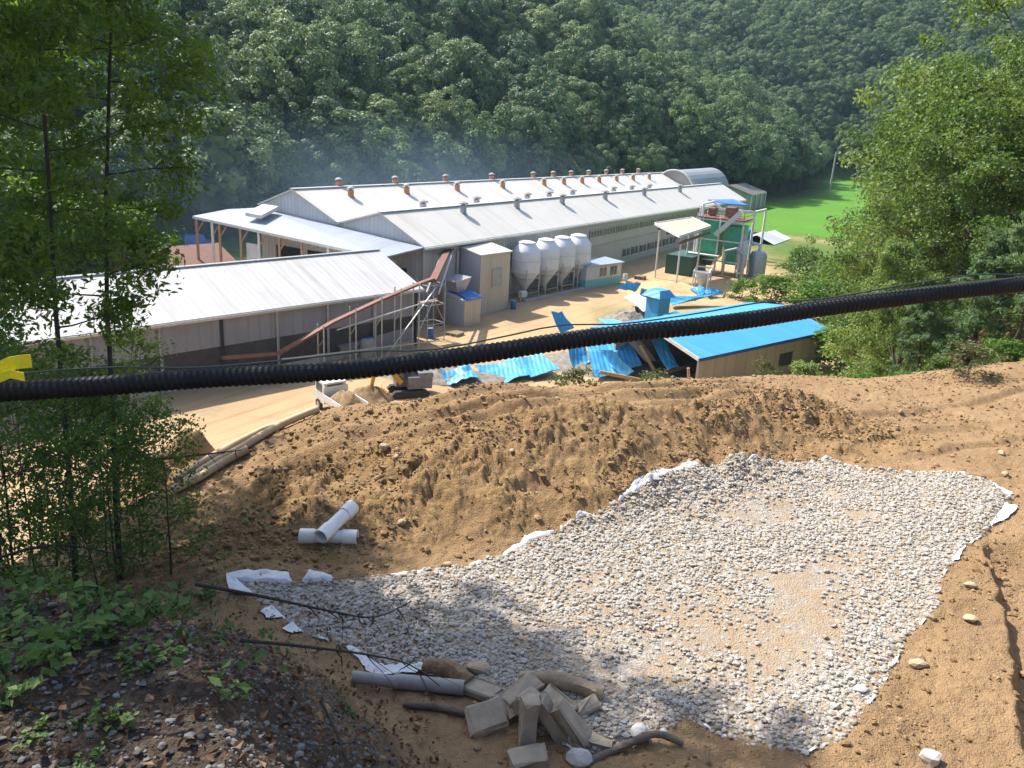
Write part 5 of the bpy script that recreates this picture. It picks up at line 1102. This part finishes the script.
xb = onz(408, 394, 0); M_YEL = plain('orange yellow machine paint', (.55, .29, .03), (.46, .24, .03), .45, 2); M_EGREY = plain('grey machine panel', (.16, .17, .19), (.1, .11, .12), .5, 3)
XX = np.array([.93, .36, 0]); XX /= np.linalg.norm(XX); XY = np.array([XX[1], -XX[0], 0])
ex = thing('excavator', 'small orange and grey excavator half hidden behind the spoil bank', 'excavator', xb)
for j in (-.75, .75):
    tk = part('track', MB().hexa([xb+XX*x+XY*(j-.2)+Zv*z for x, z in ((-1.1, 0), (1.1, 0), (1.35, .25), (1.1, .5), (-1.1, .5), (-1.35, .25))], [xb+XX*x+XY*(j+.2)+Zv*z for x, z in ((-1.1, 0), (1.1, 0), (1.35, .25), (1.1, .5), (-1.1, .5), (-1.35, .25))]), M_TYRE, ex)
part('body', hexb(xb, XX, XY, -.2, 1.5, -.85, .85, .62, 1.45, .05), M_EGREY, ex); part('engine_hood', hexb(xb, XX, XY, .6, 1.6, -.85, .85, 1.45, 1.75, -.05), M_EGREY, ex)
cb = part('cab', hexb(xb, XX, XY, -.9, .3, -.8, .15, .62, 2.2, .08), M_EGREY, ex)
part('cab_window', hexb(xb, XX, XY, -.7, .1, .155, .18, 1.2, 2.05, .06), M_GLASS, cb); part('cab_window', hexb(xb, XX, XY, -.93, -.9, -.7, .05, 1.1, 2.05, .06), M_GLASS, cb)
part('boom', MB().bar(xb+XX*-.6+XY*.45+Zv*1.0, xb-XX*1.7+XY*.45+Zv*2.3, .24, .34).bar(xb-XX*1.7+XY*.45+Zv*2.3, xb-XX*2.5+XY*.45+Zv*1.9, .22, .3), M_YEL, ex)
part('dipper', MB().bar(xb-XX*2.45+XY*.45+Zv*1.95, xb-XX*2.7+XY*.45+Zv*.75, .18, .24), M_YEL, ex)
part('bucket', MB().hexa([xb-XX*(2.75+a)+XY*.1+Zv*z for a, z in ((-.25, .8), (.1, .85), (.25, .4), (0, .05), (-.3, .2))], [xb-XX*(2.75+a)+XY*.8+Zv*z for a, z in ((-.25, .8), (.1, .85), (.25, .4), (0, .05), (-.3, .2))]), M_EGREY, ex)
part('dozer_blade', hexb(xb, XX, XY, -1.75, -1.65, -.9, .9, .1, .5), M_YEL, ex)

# ------------------------------------------------------------------ the black corrugated hose across the view
M_HOSE = plain('black corrugated plastic', (.0055, .006, .0075), (.009, .0095, .011), .6, 5, .15, .004, 60, spec=.25)
hp = [(-620, 425, 3.9), (-300, 415, 3.6), (-130, 402, 3.55), (-20, 393, 3.65), (100, 386, 3.78), (200, 378.5, 3.9), (300, 373, 4.0), (370, 368, 4.1), (430, 360.5, 4.18), (500, 351, 4.28), (560, 341.5, 4.36), (620, 334, 4.45), (700, 326, 4.56), (760, 318, 4.66), (820, 308.5, 4.77), (900, 298, 4.93), (970, 289.5, 5.08), (1040, 282, 5.24), (1160, 266, 5.5), (1400, 236, 6.2), (1750, 186, 7.4)]
HP = np.array([atd(*q) for q in hp])
def resample(P, n):
    P = np.asarray(P); t = np.concatenate([[0], np.cumsum(np.linalg.norm(np.diff(P, axis=0), axis=1))]); u = np.linspace(0, t[-1], n)
    # catmull-rom through the points
    out = []
    for x in u:
        i = min(np.searchsorted(t, x, side='right')-1, len(P)-2); f = (x-t[i])/(t[i+1]-t[i]+1e-9); a, b, c, d = P[max(i-1, 0)], P[i], P[i+1], P[min(i+2, len(P)-1)]
        out.append(.5*((2*b)+(-a+c)*f+(2*a-5*b+4*c-d)*f*f+(-a+3*b-3*c+d)*f**3))
    return np.array(out), t[-1]
for q, lab in ((HP[0], 'rough timber post holding the left end of the black hose'), (HP[-1], 'rough timber post holding the right end of the black hose')):
    z_ = hz(q[0], q[1]); solo('timber_post', MB().tube([(q[0]+.1, q[1]+.1, z_-.3), (q[0]+.1, q[1]+.1, q[2]+.25)], [.07, .06], 10), M_TIMB, lab, 'post', (q[0]+.1, q[1]+.1, z_), smooth=True)
_, hl = resample(HP, 10); ribs = int(hl/.030); pts, _ = resample(HP, ribs*5)
rr5 = [.0445, .0495, .0510, .0510, .0465]
hose = MB().tube(pts, [[.0480][0]+(rr5[i % 5]-.0480)*(1.1-.85*i/len(pts)) for i in range(len(pts))], 20)
solo('corrugated_hose', hose, M_HOSE, 'thick black corrugated hose strung across the whole view', 'hose', smooth=False)
wp, _ = resample(HP+np.array([0, 0, .075])+np.array([[0, 0, .02*math.sin(i*2.1)] for i in range(len(HP))]), 120)
solo('thin_cable', MB().tube(wp, .0045, 6), plain('dark green wire', (.03, .05, .04), (.05, .07, .06), .5), 'thin dark wire running just above the black hose', 'wire', smooth=True)
M_TAPE = plain('yellow plastic tape', (.75, .66, .02), (.65, .55, .02), .4, 4, .6, .02, 20)
ty = MB()
def tape_strip(pl, w):
    P = [atd(*q) for q in pl]; V = []; F = []
    for i, p in enumerate(P): V += [p+Zv*w/2, p-Zv*w/2]
    o = len(V); V += [v+np.array([0, .004, 0]) for v in V]
    for i in range(len(P)-1): F += [(2*i, 2*i+1, 2*i+3, 2*i+2), (o+2*i+2, o+2*i+3, o+2*i+1, o+2*i), (2*i, 2*i+2, o+2*i+2, o+2*i), (2*i+1, o+2*i+1, o+2*i+3, 2*i+3)]
    return V, F
ty.add(*tape_strip([(-30, 372, 3.5), (-8, 371, 3.52), (8, 364, 3.55), (20, 362, 3.5), (31, 361, 3.56)], .062)); ty.add(*tape_strip([(-25, 384, 3.49), (-5, 380, 3.5), (10, 374, 3.5), (24, 377, 3.54)], .04))
solo('yellow_tape', ty, M_TAPE, 'yellow plastic tape tied round the left end of the black hose', 'tape')

# ------------------------------------------------------------------ things lying on the soil
M_PVC = plain('white plastic pipe', (.78, .77, .75), (.72, .71, .68), .35, 3)
M_BRP = plain('tan plastic pipe', (.48, .35, .21), (.42, .3, .17), .6, 4, .2, .01, 20)
M_GRP = plain('grey plastic pipe', (.30, .30, .29), (.22, .21, .2), .5, 4)
M_INS = plain('pipe inside shade', (.05, .045, .04))
def lay(p, r): q = np.array(p, float); q[2] = hz(q[0], q[1])+r; return q
def fitting(pa, pb, r, lab, lift=0):
    a = hit(*pa); b = hit(*pb); a = lay(a, r*.8+lift); b = lay(b, r*.8+lift); d = (b-a)/np.linalg.norm(b-a)
    t_ = thing('pipe_fitting', lab, 'pipe fitting', a)
    part('barrel', MB().pipe([a, b], r, r*.88, 20), M_PVC, t_, True)
    for u, v_ in ((a-d*.02, a+d*.17), (b-d*.17, b+d*.02)): part('socket', MB().pipe([u, v_], r*1.14, r*.98, 20), M_PVC, t_, True)
    return t_
fitting((302, 541), (356, 543), .088, 'white plastic pipe fitting lying flat on the soil bank')
fitting((322, 552), (352, 524), .088, 'white plastic pipe fitting laid slantwise across the flat one', .15)
def long_pipe(pts, r, ri, mat, name, lab, cat, n=14, group=None):
    P, _ = resample(pts, 26); h = hfull(P[:, 0], P[:, 1]); P[:, 2] = np.maximum(P[:, 2], h+r*.8); P[:, 2] = np.maximum(np.convolve(np.pad(P[:, 2], 2, mode='edge'), np.ones(5)/5, 'valid'), h+r*.6)
    solo(name, MB().pipe(list(P), r, ri, n), mat, lab, cat, P[0], group, True)
def farpt(px, py, Y): return atd(px, py, Y)
for pp, lab in (([(176, 486), (205, 466), (235, 449), (262, 434), (283, 424)], 'tan plastic pipe, the upper of three slanting down the bank'), ([(184, 489), (212, 470), (245, 451), (280, 430), (318, 411)], 'longest tan plastic pipe slanting down the bank towards the truck'), ([(173, 496), (200, 482), (226, 466), (248, 454)], 'short tan plastic pipe lying lowest of the three on the bank')):
    pp = [hit(*q, 1.5, 17.5) for q in pp]; long_pipe([lay(q, .09) for q in pp], .07, .06, M_BRP, 'plastic_pipe', lab, 'pipe')
heap('sand_mound', np.array([-6.1, 14.0, hz(-6.1, 14.0)-.1]), 1.7, 1.5, 1.35, plain('tan soil', (.40, .26, .135), (.32, .20, .10), 1, 2, .7, .03, 18), 'sunlit tan soil mound beside the lower ends of the tan pipes', 'mound', 31, n=40, jag=.5)
g0 = lay(hit(352, 683), .07); g1 = lay(hit(398, 689), .08); g2 = lay(hit(394, 689), .075); g3 = lay(hit(464, 697), .10)
long_pipe([g0, (g0+g1)/2, g1], .06, .052, M_GRP, 'grey_pipe', 'short grey pipe poking out of the dark bank', 'pipe')
long_pipe([g2, (g2+g3)/2, g3], .075, .064, M_GRP, 'grey_pipe', 'wider grey pipe with open end near the concrete blocks', 'pipe')
M_BLOCK = plain('weathered concrete block', (.40, .335, .25), (.28, .225, .165), .9, 5, .7, .015, 18)
M_LOGB = plain('brown fibrous log', (.30, .20, .11), (.17, .11, .06), .95, 6, .9, .02, 25)
M_LOGG = plain('grey weathered log', (.16, .13, .10), (.09, .075, .06), .9, 5, .8, .02, 20)
def block(px, py, L, W_, H_, yaw, pit, roll, lab, mat=M_BLOCK, name='concrete_block', cat='block', lift=0):
    p = hit(px, py); R3 = (Matrix.Rotation(rad(yaw), 3, 'Z') @ Matrix.Rotation(rad(pit), 3, 'Y') @ Matrix.Rotation(rad(roll), 3, 'X'))
    ax, ay, az = (np.array(R3.col[i]) for i in range(3)); ext = .5*(abs(ax[2])*L+abs(ay[2])*W_+abs(az[2])*H_)
    c = np.array([p[0], p[1], hz(p[0], p[1])+ext*.92+lift]); m = MB().box(c, ax, ay, az, L, W_, H_, .012)
    rg = np.random.default_rng(int(px)); m.v = [tuple(np.array(v)+rg.normal(0, .011, 3)) for v in m.v]
    solo(name, m, mat, lab, cat, (p[0], p[1], c[2]-ext))
block(489, 700, .55, .19, .10, -22, 3, 5, 'long flat concrete block at the left of the pile')
block(486, 728, .34, .27, .075, 20, -10, 32, 'broad thin slab tipped on its edge at the left foot of the pile')
block(520, 702, .42, .19, .12, 38, -14, 8, 'dark tilted concrete block on top of the pile')
block(527, 742, .13, .22, .44, 8, 4, -10, 'upright concrete block with a pale face at the front of the pile')
block(550, 738, .11, .17, .50, -12, -32, 6, 'concrete block leaning to the right behind the upright one', lift=-.02)
block(569, 740, .10, .16, .44, -20, -40, 4, 'slim concrete block leaning at the right of the pile')
block(527, 764, .31, .19, .11, 16, 0, 8, 'small concrete block lying at the front of the pile')
block(556, 712, .36, .22, .11, -40, 10, 6, 'pale concrete block lying behind the leaning ones')
block(505, 716, .3, .16, .09, -50, 18, 12, 'thin broken slab leaning between the tipped slab and the upright block')
block(585, 712, .26, .14, .08, 30, -8, 6, 'thin slab fragment at the right end of the pale log')
block(600, 748, .2, .12, .07, -15, 5, 12, 'small broken slab near the bent dark log')
block(530, 716, .30, .22, .16, 62, 14, 10, 'half buried concrete block in the middle of the pile')
def log(pts, radii, lab, mat, seed, name='log', group=None, n=10):
    P, _ = resample(pts, 16); r = np.random.default_rng(seed); R_ = np.interp(np.linspace(0, 1, 16), np.linspace(0, 1, len(radii)), radii); m = MB().tube(list(P), list(R_*r.uniform(.9, 1.1, 16)), n)
    m.v = [tuple(np.array(v)+r.normal(0, radii[0]*.06, 3)) for v in m.v]; return solo(name, m, mat, lab, 'log', P[0], smooth=True)
log([lay(hit(518, 688), .09), lay(hit(560, 690), .10), lay(hit(602, 700), .07)], [.075, .085, .07], 'pale rough log lying behind the concrete blocks', plain('pale driftwood', (.36, .28, .19), (.26, .2, .13), .9, 5, .8, .02, 15), 3)
log([lay(hit(424, 674), .09), lay(hit(446, 678), .11), lay(hit(470, 690), .08)], [.07, .10, .07], 'short brown fibrous log above the grey pipe', M_LOGB, 4)
log([lay(hit(585, 766), .03), lay(hit(622, 752), .06), lay(hit(655, 742), .09), lay(hit(682, 748), .04)], [.035, .042, .038, .03], 'bent dark log lying at the bottom edge in the shade', M_LOGG, 5)
log([lay(hit(404, 707), .02), lay(hit(440, 712), .03), lay(hit(468, 718), .02)], [.03, .035, .03], 'thin dark stick lying below the grey pipe', M_LOGG, 6)
M_ROCK = plain('tan rock', (.42, .32, .21), (.32, .24, .15), .9, 4, .6, .01, 20); M_ROCKG = plain('pale grey rock', (.5, .48, .45), (.4, .38, .35), .85, 5, .5, .01, 20)
SV = stone_variants(8, ICO2, 77, .12, .75)
def rock(px, py, s, lab, mat=M_ROCK, k=0, flat=.8):
    p = hit(px, py); V = SV[k % 8]*np.array([s, s*.85, s*flat])*.5*1.3; m = MB().add(V+np.array([p[0], p[1], hz(p[0], p[1])+s*.22]), [tuple(f) for f in ICO2[1]]); solo('rock', m, mat, lab, 'rock', (p[0], p[1], hz(p[0], p[1])))
for i, (px, py, s, lab, mt) in enumerate(((384, 453, .13, 'squarish tan rock on the upper face of the soil bank', M_ROCK), (397, 461, .08, 'small tan rock just below the squarish one', M_ROCK), (402, 525, .11, 'upright tan clod low on the bank right of the white fittings', M_ROCK),
    (512, 455, .09, 'tan stone stuck in the bank above the stone bed', M_ROCK), (537, 520, .09, 'tan clod near the foot of the bank', M_ROCK), (970, 587, .13, 'tan rock on the dirt right of the stone bed', M_ROCK), (918, 667, .15, 'flat tan rock at the lower right rim of the stone bed', M_ROCK),
    (860, 692, .12, 'dark grey rounded stone at the lower tip of the stone bed', M_ROCKG), (930, 764, .17, 'pale grey rock at the bottom right edge', M_ROCKG), (1001, 455, .13, 'tan rock on the dirt above the white fabric corner', M_ROCK), (1005, 476, .11, 'dark tan stone near the right edge of the dirt', M_ROCK),
    (640, 738, .2, 'jagged stone near the bent log', M_ROCKG), (578, 764, .24, 'big pale rock at the bottom edge by the bent log', M_ROCKG), (478, 672, .2, 'tan stone beside the brown fibrous log', M_ROCK), (448, 566, .08, 'pale stick shaped stone at the foot of the bank', M_ROCK), (970, 622, .14, 'tan rock beside the track on the right', M_ROCK))): rock(px, py, s, lab, mt, i, .7 if i % 2 else .9)

# white geotextile under the stone bed: a sheet that shows along the rim
def geotextile():
    n = len(PAD); seg = []
    for i in range(n):
        a, b = PAD[i], PAD[(i+1) % n]; m = max(2, int(np.linalg.norm(b-a)/.05))
        for k in range(m): seg.append((a*(1-k/m)+b*k/m, i+k/m))
    P = np.array([s[0] for s in seg]); idx = np.array([s[1] for s in seg]); N_ = len(P)
    Tn = np.roll(P, -2, 0)-np.roll(P, 2, 0); Tn /= np.linalg.norm(Tn, axis=1)[:, None]+1e-9; O = np.stack([-Tn[:, 1], Tn[:, 0]], 1)
    c = P.mean(0); 
    if ((P+O*.01-c)**2).sum() < ((P-c)**2).sum(): O = -O
    w = np.full(N_, -.05)
    for i0, i1, wd in ((38, 41, .13), (0, 1.6, .15), (5.2, 7.3, .085), (8.6, 10.8, .075), (18.6, 19.6, .13), (21.2, 22.2, .06), (33.5, 37.5, .14)):
        w = np.maximum(w, wd*sst(i0-.4, i0+.3, idx)*(1-sst(i1-.3, i1+.4, idx))-.05*(wd < .05))
    w[idx < 1] = np.maximum(w[idx < 1], .12)
    w = np.where(w > .02, w*sst(.25, .5, vnoise(idx*2.3+.4, idx*0, 5)+.12*(idx < 1.8))*1.15, w)+.03*vnoise(idx*9, idx*0, 6)
    V = []; ks = np.array([-.10, -.03, 0, .15, .3, .45, .6, .8, 1])
    for j, k in enumerate(ks):
        off = np.where(k < 0, k, k*np.maximum(w, -.04)); Q = P+O*off[:, None]; z = hfull(Q[:, 0], Q[:, 1])
        z = z+np.where((w > .02) & (k >= 0), .018+.09*np.maximum(0, w)/.2*(np.abs(fbm(Q[:, 0], Q[:, 1], 6, 4, 9, .6))*1.6+.08), -.04); V.append(np.stack([Q[:, 0], Q[:, 1], z], 1))
    V = np.concatenate(V); F = [(j*N_+i, j*N_+(i+1) % N_, (j+1)*N_+(i+1) % N_, (j+1)*N_+i) for j in range(len(ks)-1) for i in range(N_)]
    me = np_mesh('geotextile_sheet', V, F, plain('white geotextile', (.66, .67, .69), (.56, .565, .58), .7, 6, .5, .02, 18), smooth=True)
    o = bpy.data.objects.new('geotextile_sheet', me); COL.objects.link(o); setp(o, 'crumpled white fabric sheet showing along the rim of the stone bed', 'fabric sheet')
geotextile()

# ------------------------------------------------------------------ the shady bank at the left: trees, herbs, litter
PN = [make_tree('near_tree', 201, 11.0, .032, .30, 1.2, 42, 17000, .06, L_NEAR, M_BARKD, .30, 2.6, 5, 'top', .25, .03, .8, .04),
      make_tree('near_tree', 202, 12.0, .036, .30, 1.1, 42, 16500, .06, L_NEAR, M_BARKD, .30, 2.6, 5, 'top', .25, .035, .8, .04)]
PNT = make_tree('tall_tree', 203, 19.0, .15, .55, 4.4, 32, 24000, .22, L_NEAR, M_BARKD, .95, 1.8, 6, 'top', .35, .03)
PSA = [make_tree('sapling', 211+i, 3.4, .020, .15, .8, 22, 2300, .055, L_NEAR if i else L_HERB, M_BARKD, .27, 2.0, 4, 'round', .5, .05) for i in range(3)]
def near(proto, px, Y, name, lab, rz=0, sc=1, group=None):
    x = xbase(px, Y) if px > -20 else atd(px, 400, Y)[0]; return plant_tree(proto, name, lab, 'tree', (x, Y, hz(x, Y)), sc, rz, group)
near(PN[0], 75, 8.0, 'slender_tree', 'slender dark trunked tree, left one of the pair on the shady bank', .4)
near(PN[1], 121, 9.2, 'slender_tree', 'slender dark trunked tree, right one of the pair on the shady bank', 2.1)
near(PN[1], -60, 6.6, 'slender_tree', 'leafy tree whose boughs hang in from the top left corner', 1.0, .95)
near(PN[0], -10, 10.5, 'slender_tree', 'slender tree standing behind the pair at the left edge', 3.0, 1.05)
near(make_tree('tall_tree', 204, 25.5, .13, .70, 2.7, 22, 16000, .2, L_NEAR, M_BARKD, .7, 1.8, 5, 'round', .35, .012), -285, 12.5, 'tall_tree', 'very tall thin tree beyond the left edge, its crown far above the picture', .7)
near(make_tree('tall_tree', 205, 20, .1, .72, 1.6, 12, 3000, .17, L_NEAR, M_BARKD, .6, 1.8, 5, 'round', .35, .012), -130, 11.0, 'tall_tree', 'tall narrow tree left of the picture shading the slender pair', 2.9, 1.0)
near(PNT, -220, 12.0, 'tall_tree', 'tall tree beyond the left edge of the picture', 4.1, .8)
near(make_tree('tall_tree', 206, 17, .09, .48, 1.9, 22, 8500, .16, L_NEAR, M_BARKD, .5, 1.8, 5, 'round', .35, .012), -72, 14.3, 'tall_tree', 'tall thin tree past the left edge that shades the foot of the soil bank', 1.2, 1.0)
for i, (px, Y, sc, lab) in enumerate(((20, 6.8, .9, 'leafy sapling at the left edge under the yellow tape'), (60, 7.4, .8, 'leafy sapling in front of the left slender trunk'), (118, 8.2, .85, 'yellowish sapling just right of the slender pair'), (142, 9.6, .75, 'small sapling at the edge of the sunny soil'),
    (100, 7.0, .6, 'low sapling between the two slender trunks'), (-20, 6.2, .95, 'leafy sapling beyond the left edge'), (40, 9.0, 1.0, 'leafy sapling behind the left slender trunk'), (120, 11.5, 1.0, 'leafy sapling behind the right slender trunk'), (90, 10.5, 1.05, 'tall sapling seen under the hose between the trunks'), (170, 9.0, .8, 'feathery sapling rightmost of the left thicket'), (15, 8.0, .8, 'short sapling below the yellow tape'), (110, 9.6, .95, 'feathery sapling behind the right slender trunk base'))):
    near(PSA[i % 3], px, Y, 'sapling', lab, i*1.1, sc*.88)
def herb_mesh(seed, h, nst, lsz):
    r = np.random.default_rng(seed); tb = MB(); P = []; U = []
    for k in range(nst):
        a = r.uniform(0, 6.28); pts = limb_path((r.normal(0, .04), r.normal(0, .04), -.02), (math.cos(a)*.7, math.sin(a)*.7, 1), h*r.uniform(.6, 1.1), r, 5, .15, .05); tb.tube(pts, [.005, .0045, .004, .003, .003, .002], 4, False)
        for j in range(9):
            t = r.uniform(.25, 1); q = int(t*4.99); b = pts[q]+(pts[q+1]-pts[q])*(t*5-q); aa = r.uniform(0, 6.28); P.append(b+np.array([math.cos(aa), math.sin(aa), .15])*lsz*.6)
    P = np.array(P); V, F = leaf_quads(P, lsz, r, 1.5, None, .35, 1.0)
    TV, TF = np.array(tb.v), np.array(tb.f)
    return np_mesh('herb', np.concatenate([V, TV]), np.concatenate([F, TF+len(V)]), L_HERB, {'var': ('POINT', np.concatenate([np.repeat(r.uniform(0, 1, len(P)), 4), np.full(len(TV), .3)]))})
HM = [herb_mesh(301+i, (.42, .3, .55, .22)[i], (7, 6, 8, 5)[i], (.07, .06, .08, .055)[i]) for i in range(4)]
rh_ = np.random.default_rng(44)
for i, (px, py) in enumerate(((150, 598), (178, 590), (120, 612), (85, 622), (50, 600), (20, 615), (8, 640), (40, 640), (75, 650), (110, 640), (140, 628), (15, 672), (60, 668), (165, 618), (30, 588), (100, 594), (185, 610), (5, 700), (205, 600), (130, 660))):
    p = hit(px, py); o = bpy.data.objects.new('leafy_herb', HM[i % 4]); COL.objects.link(o); o.location = p; o.rotation_euler = (0, 0, i*1.7); s_ = rh_.uniform(.45, .85); o.scale = (s_,)*3
    setp(o, 'leafy green herb growing on the dark shady bank', 'plant', 'herbs on the shady bank')
for i, (px, py) in enumerate(((85, 728), (122, 722), (128, 672), (155, 668), (212, 680), (190, 642), (222, 642), (88, 762), (218, 702), (350, 715), (35, 735), (250, 660), (175, 655))):
    p = hit(px, py); o = bpy.data.objects.new('seedling', HM[3]); COL.objects.link(o); o.location = p; o.rotation_euler = (0, 0, i*2.3); s_ = rh_.uniform(.35, .6); o.scale = (s_,)*3
    setp(o, 'small green seedling among the dark stones', 'plant', 'seedlings on the stony bank')
def scatter_bank():
    r = np.random.default_rng(61); x = r.uniform(-6, .9, 52000); y = r.uniform(.8, 7.5, 52000); z = hfull(x, y)
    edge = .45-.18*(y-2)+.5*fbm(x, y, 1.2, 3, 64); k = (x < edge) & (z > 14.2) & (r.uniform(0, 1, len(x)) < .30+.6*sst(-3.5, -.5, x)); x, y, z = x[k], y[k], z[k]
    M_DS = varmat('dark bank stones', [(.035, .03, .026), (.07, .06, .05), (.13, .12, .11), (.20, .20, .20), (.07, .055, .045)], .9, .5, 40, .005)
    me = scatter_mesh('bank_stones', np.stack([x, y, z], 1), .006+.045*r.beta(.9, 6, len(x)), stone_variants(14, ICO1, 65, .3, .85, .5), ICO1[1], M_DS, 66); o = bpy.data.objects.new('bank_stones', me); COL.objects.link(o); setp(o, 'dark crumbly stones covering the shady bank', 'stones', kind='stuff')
    x = r.uniform(-7, .9, 7500); y = r.uniform(.8, 8.5, 7500); k = x < .35-.18*(y-2); x, y = x[k], y[k]; P = np.stack([x, y, hfull(x, y)+.025], 1)
    M_DL = leafmat('dead leaves', [(.035, .025, .015), (.08, .045, .022), (.16, .075, .03), (.24, .16, .09)], .1)
    V, F = leaf_quads(P, .042, r, 1.7, None, .7, .8); me = np_mesh('leaf_litter', V, F, M_DL, {'var': ('POINT', np.repeat(r.uniform(0, 1, len(P)), 4))}); o = bpy.data.objects.new('leaf_litter', me); COL.objects.link(o); setp(o, 'brown dead leaves scattered over the shady bank', 'leaf litter', kind='stuff')
    x = r.uniform(-10, -.2, 22000); y = r.uniform(1.5, 11, 22000); z = hfull(x, y); d = np.clip(sst(-.8, -3.2, x+.25*(y-4)), 0, 1)*sst(-.15, .12, fbm(x, y, .9, 3, 67))
    k = (r.uniform(0, 1, len(x)) < d*.4) & (y < 10.5) ; x, y, z = x[k], y[k], z[k]; P = np.stack([x, y, z+r.uniform(.02, .22, len(x))], 1)
    V, F = leaf_quads(P, .06, r, 1.6, None, .5, .9); me = np_mesh('ground_cover', V, F, L_HERB, {'var': ('POINT', np.repeat(r.uniform(0, .8, len(P)), 4))}); o = bpy.data.objects.new('ground_cover', me); COL.objects.link(o); setp(o, 'low leafy ground cover under the left trees', 'ground cover', kind='stuff')
scatter_bank()
def twig(pl, r0, lab, seed, nsub=9, lsub=.3):
    P, L = resample([atd(*q) for q in pl], 22); r = np.random.default_rng(seed); m = MB().tube(list(P), list(np.linspace(r0, r0*.25, 22)), 6)
    for k in range(nsub):
        i = r.integers(5, 21); d = P[i]-P[i-1]; d /= np.linalg.norm(d); s = limb_path(P[i], d*.6+r.normal(size=3)*.5+np.array([0, 0, -.3]), lsub*r.uniform(.4, 1.1), r, 4, .2); m.tube(s, [r0*.4, r0*.3, r0*.22, r0*.15, .001], 4, False)
    solo('dead_branch', m, M_BARKD, lab, 'branch', P[0], smooth=True)
twig([(195, 584, 5.0), (260, 596, 5.1), (330, 611, 5.2), (375, 617, 5.3), (412, 601, 5.5)], .014, 'long bare branch reaching over the left tip of the stone bed', 1)
twig([(240, 640, 4.0), (300, 646, 4.1), (370, 655, 4.2), (410, 665, 4.3), (440, 686, 4.3)], .011, 'thinner bare branch hanging over the grey pipes', 2, 12)
twig([(130, 462, 9.5), (190, 456, 10.0), (242, 450, 10.4)], .022, 'dark dead branch sticking out over the sand mound', 3, 5)
twig([(320, 700, 3.6), (335, 730, 3.5), (350, 770, 3.3)], .010, 'dead twig dangling down the face of the dark bank', 4, 8, .2)
twig([(-10, 560, 6.0), (60, 545, 6.3), (140, 560, 6.8)], .014, 'bare branch leaning among the saplings', 5, 10, .4)

# ------------------------------------------------------------------ air between here and the far hillside
def haze():
    lo, hi = (-620, -60, -2.2), (620, 900, 215)
    m, t, b, o = nodes('haze'); t.nodes.remove(b); pv = N(t, 'ShaderNodeVolumePrincipled'); pv.inputs['Color'].default_value = (.55, .79, 1, 1); pv.inputs['Density'].default_value = .00013; pv.inputs['Anisotropy'].default_value = .25
    t.links.new(pv.outputs[0], o.inputs['Volume'])
    c = [(lo[i]+hi[i])/2 for i in range(3)]; mb = MB().box(c, (1, 0, 0), (0, 1, 0), (0, 0, 1), hi[0]-lo[0], hi[1]-lo[1], hi[2]-lo[2])
    solo('haze', mb, m, 'pale blue summer haze filling the valley', 'haze', kind='stuff')
haze()

def smoke():
    m, t, b, o = nodes('smoke'); t.nodes.remove(b); pv = N(t, 'ShaderNodeVolumePrincipled'); pv.inputs['Color'].default_value = (.50, .74, 1, 1); pv.inputs['Anisotropy'].default_value = .2
    mp = N(t, 'ShaderNodeMapping'); mp.inputs['Rotation'].default_value = (0, 0, -(math.pi/2-AZ)); mp.vector_type = 'POINT'; t.links.new(coord(t), mp.inputs[0])
    m2 = N(t, 'ShaderNodeMapping'); m2.inputs['Scale'].default_value = (1/90, 1/26, 1/17); t.links.new(mp.outputs[0], m2.inputs[0])
    g = N(t, 'ShaderNodeTexGradient', gradient_type='QUADRATIC_SPHERE'); t.links.new(m2.outputs[0], g.inputs[0])
    ml = N(t, 'ShaderNodeMath', operation='MULTIPLY'); ml.inputs[1].default_value = .016; t.links.new(g.outputs['Fac'], ml.inputs[0]); t.links.new(ml.outputs[0], pv.inputs['Density'])
    t.links.new(pv.outputs[0], o.inputs['Volume'])
    c = G(45, -40, 4); V, F = ico(3); P = [c+A2*v[0]*92+N2*v[1]*27+Zv*v[2]*18 for v in V]
    solo('smoke', MB().add(P, [tuple(f) for f in F]), m, 'thin blue smoke drifting between the factory roof and the forest', 'smoke', c, kind='stuff', smooth=True)
smoke()
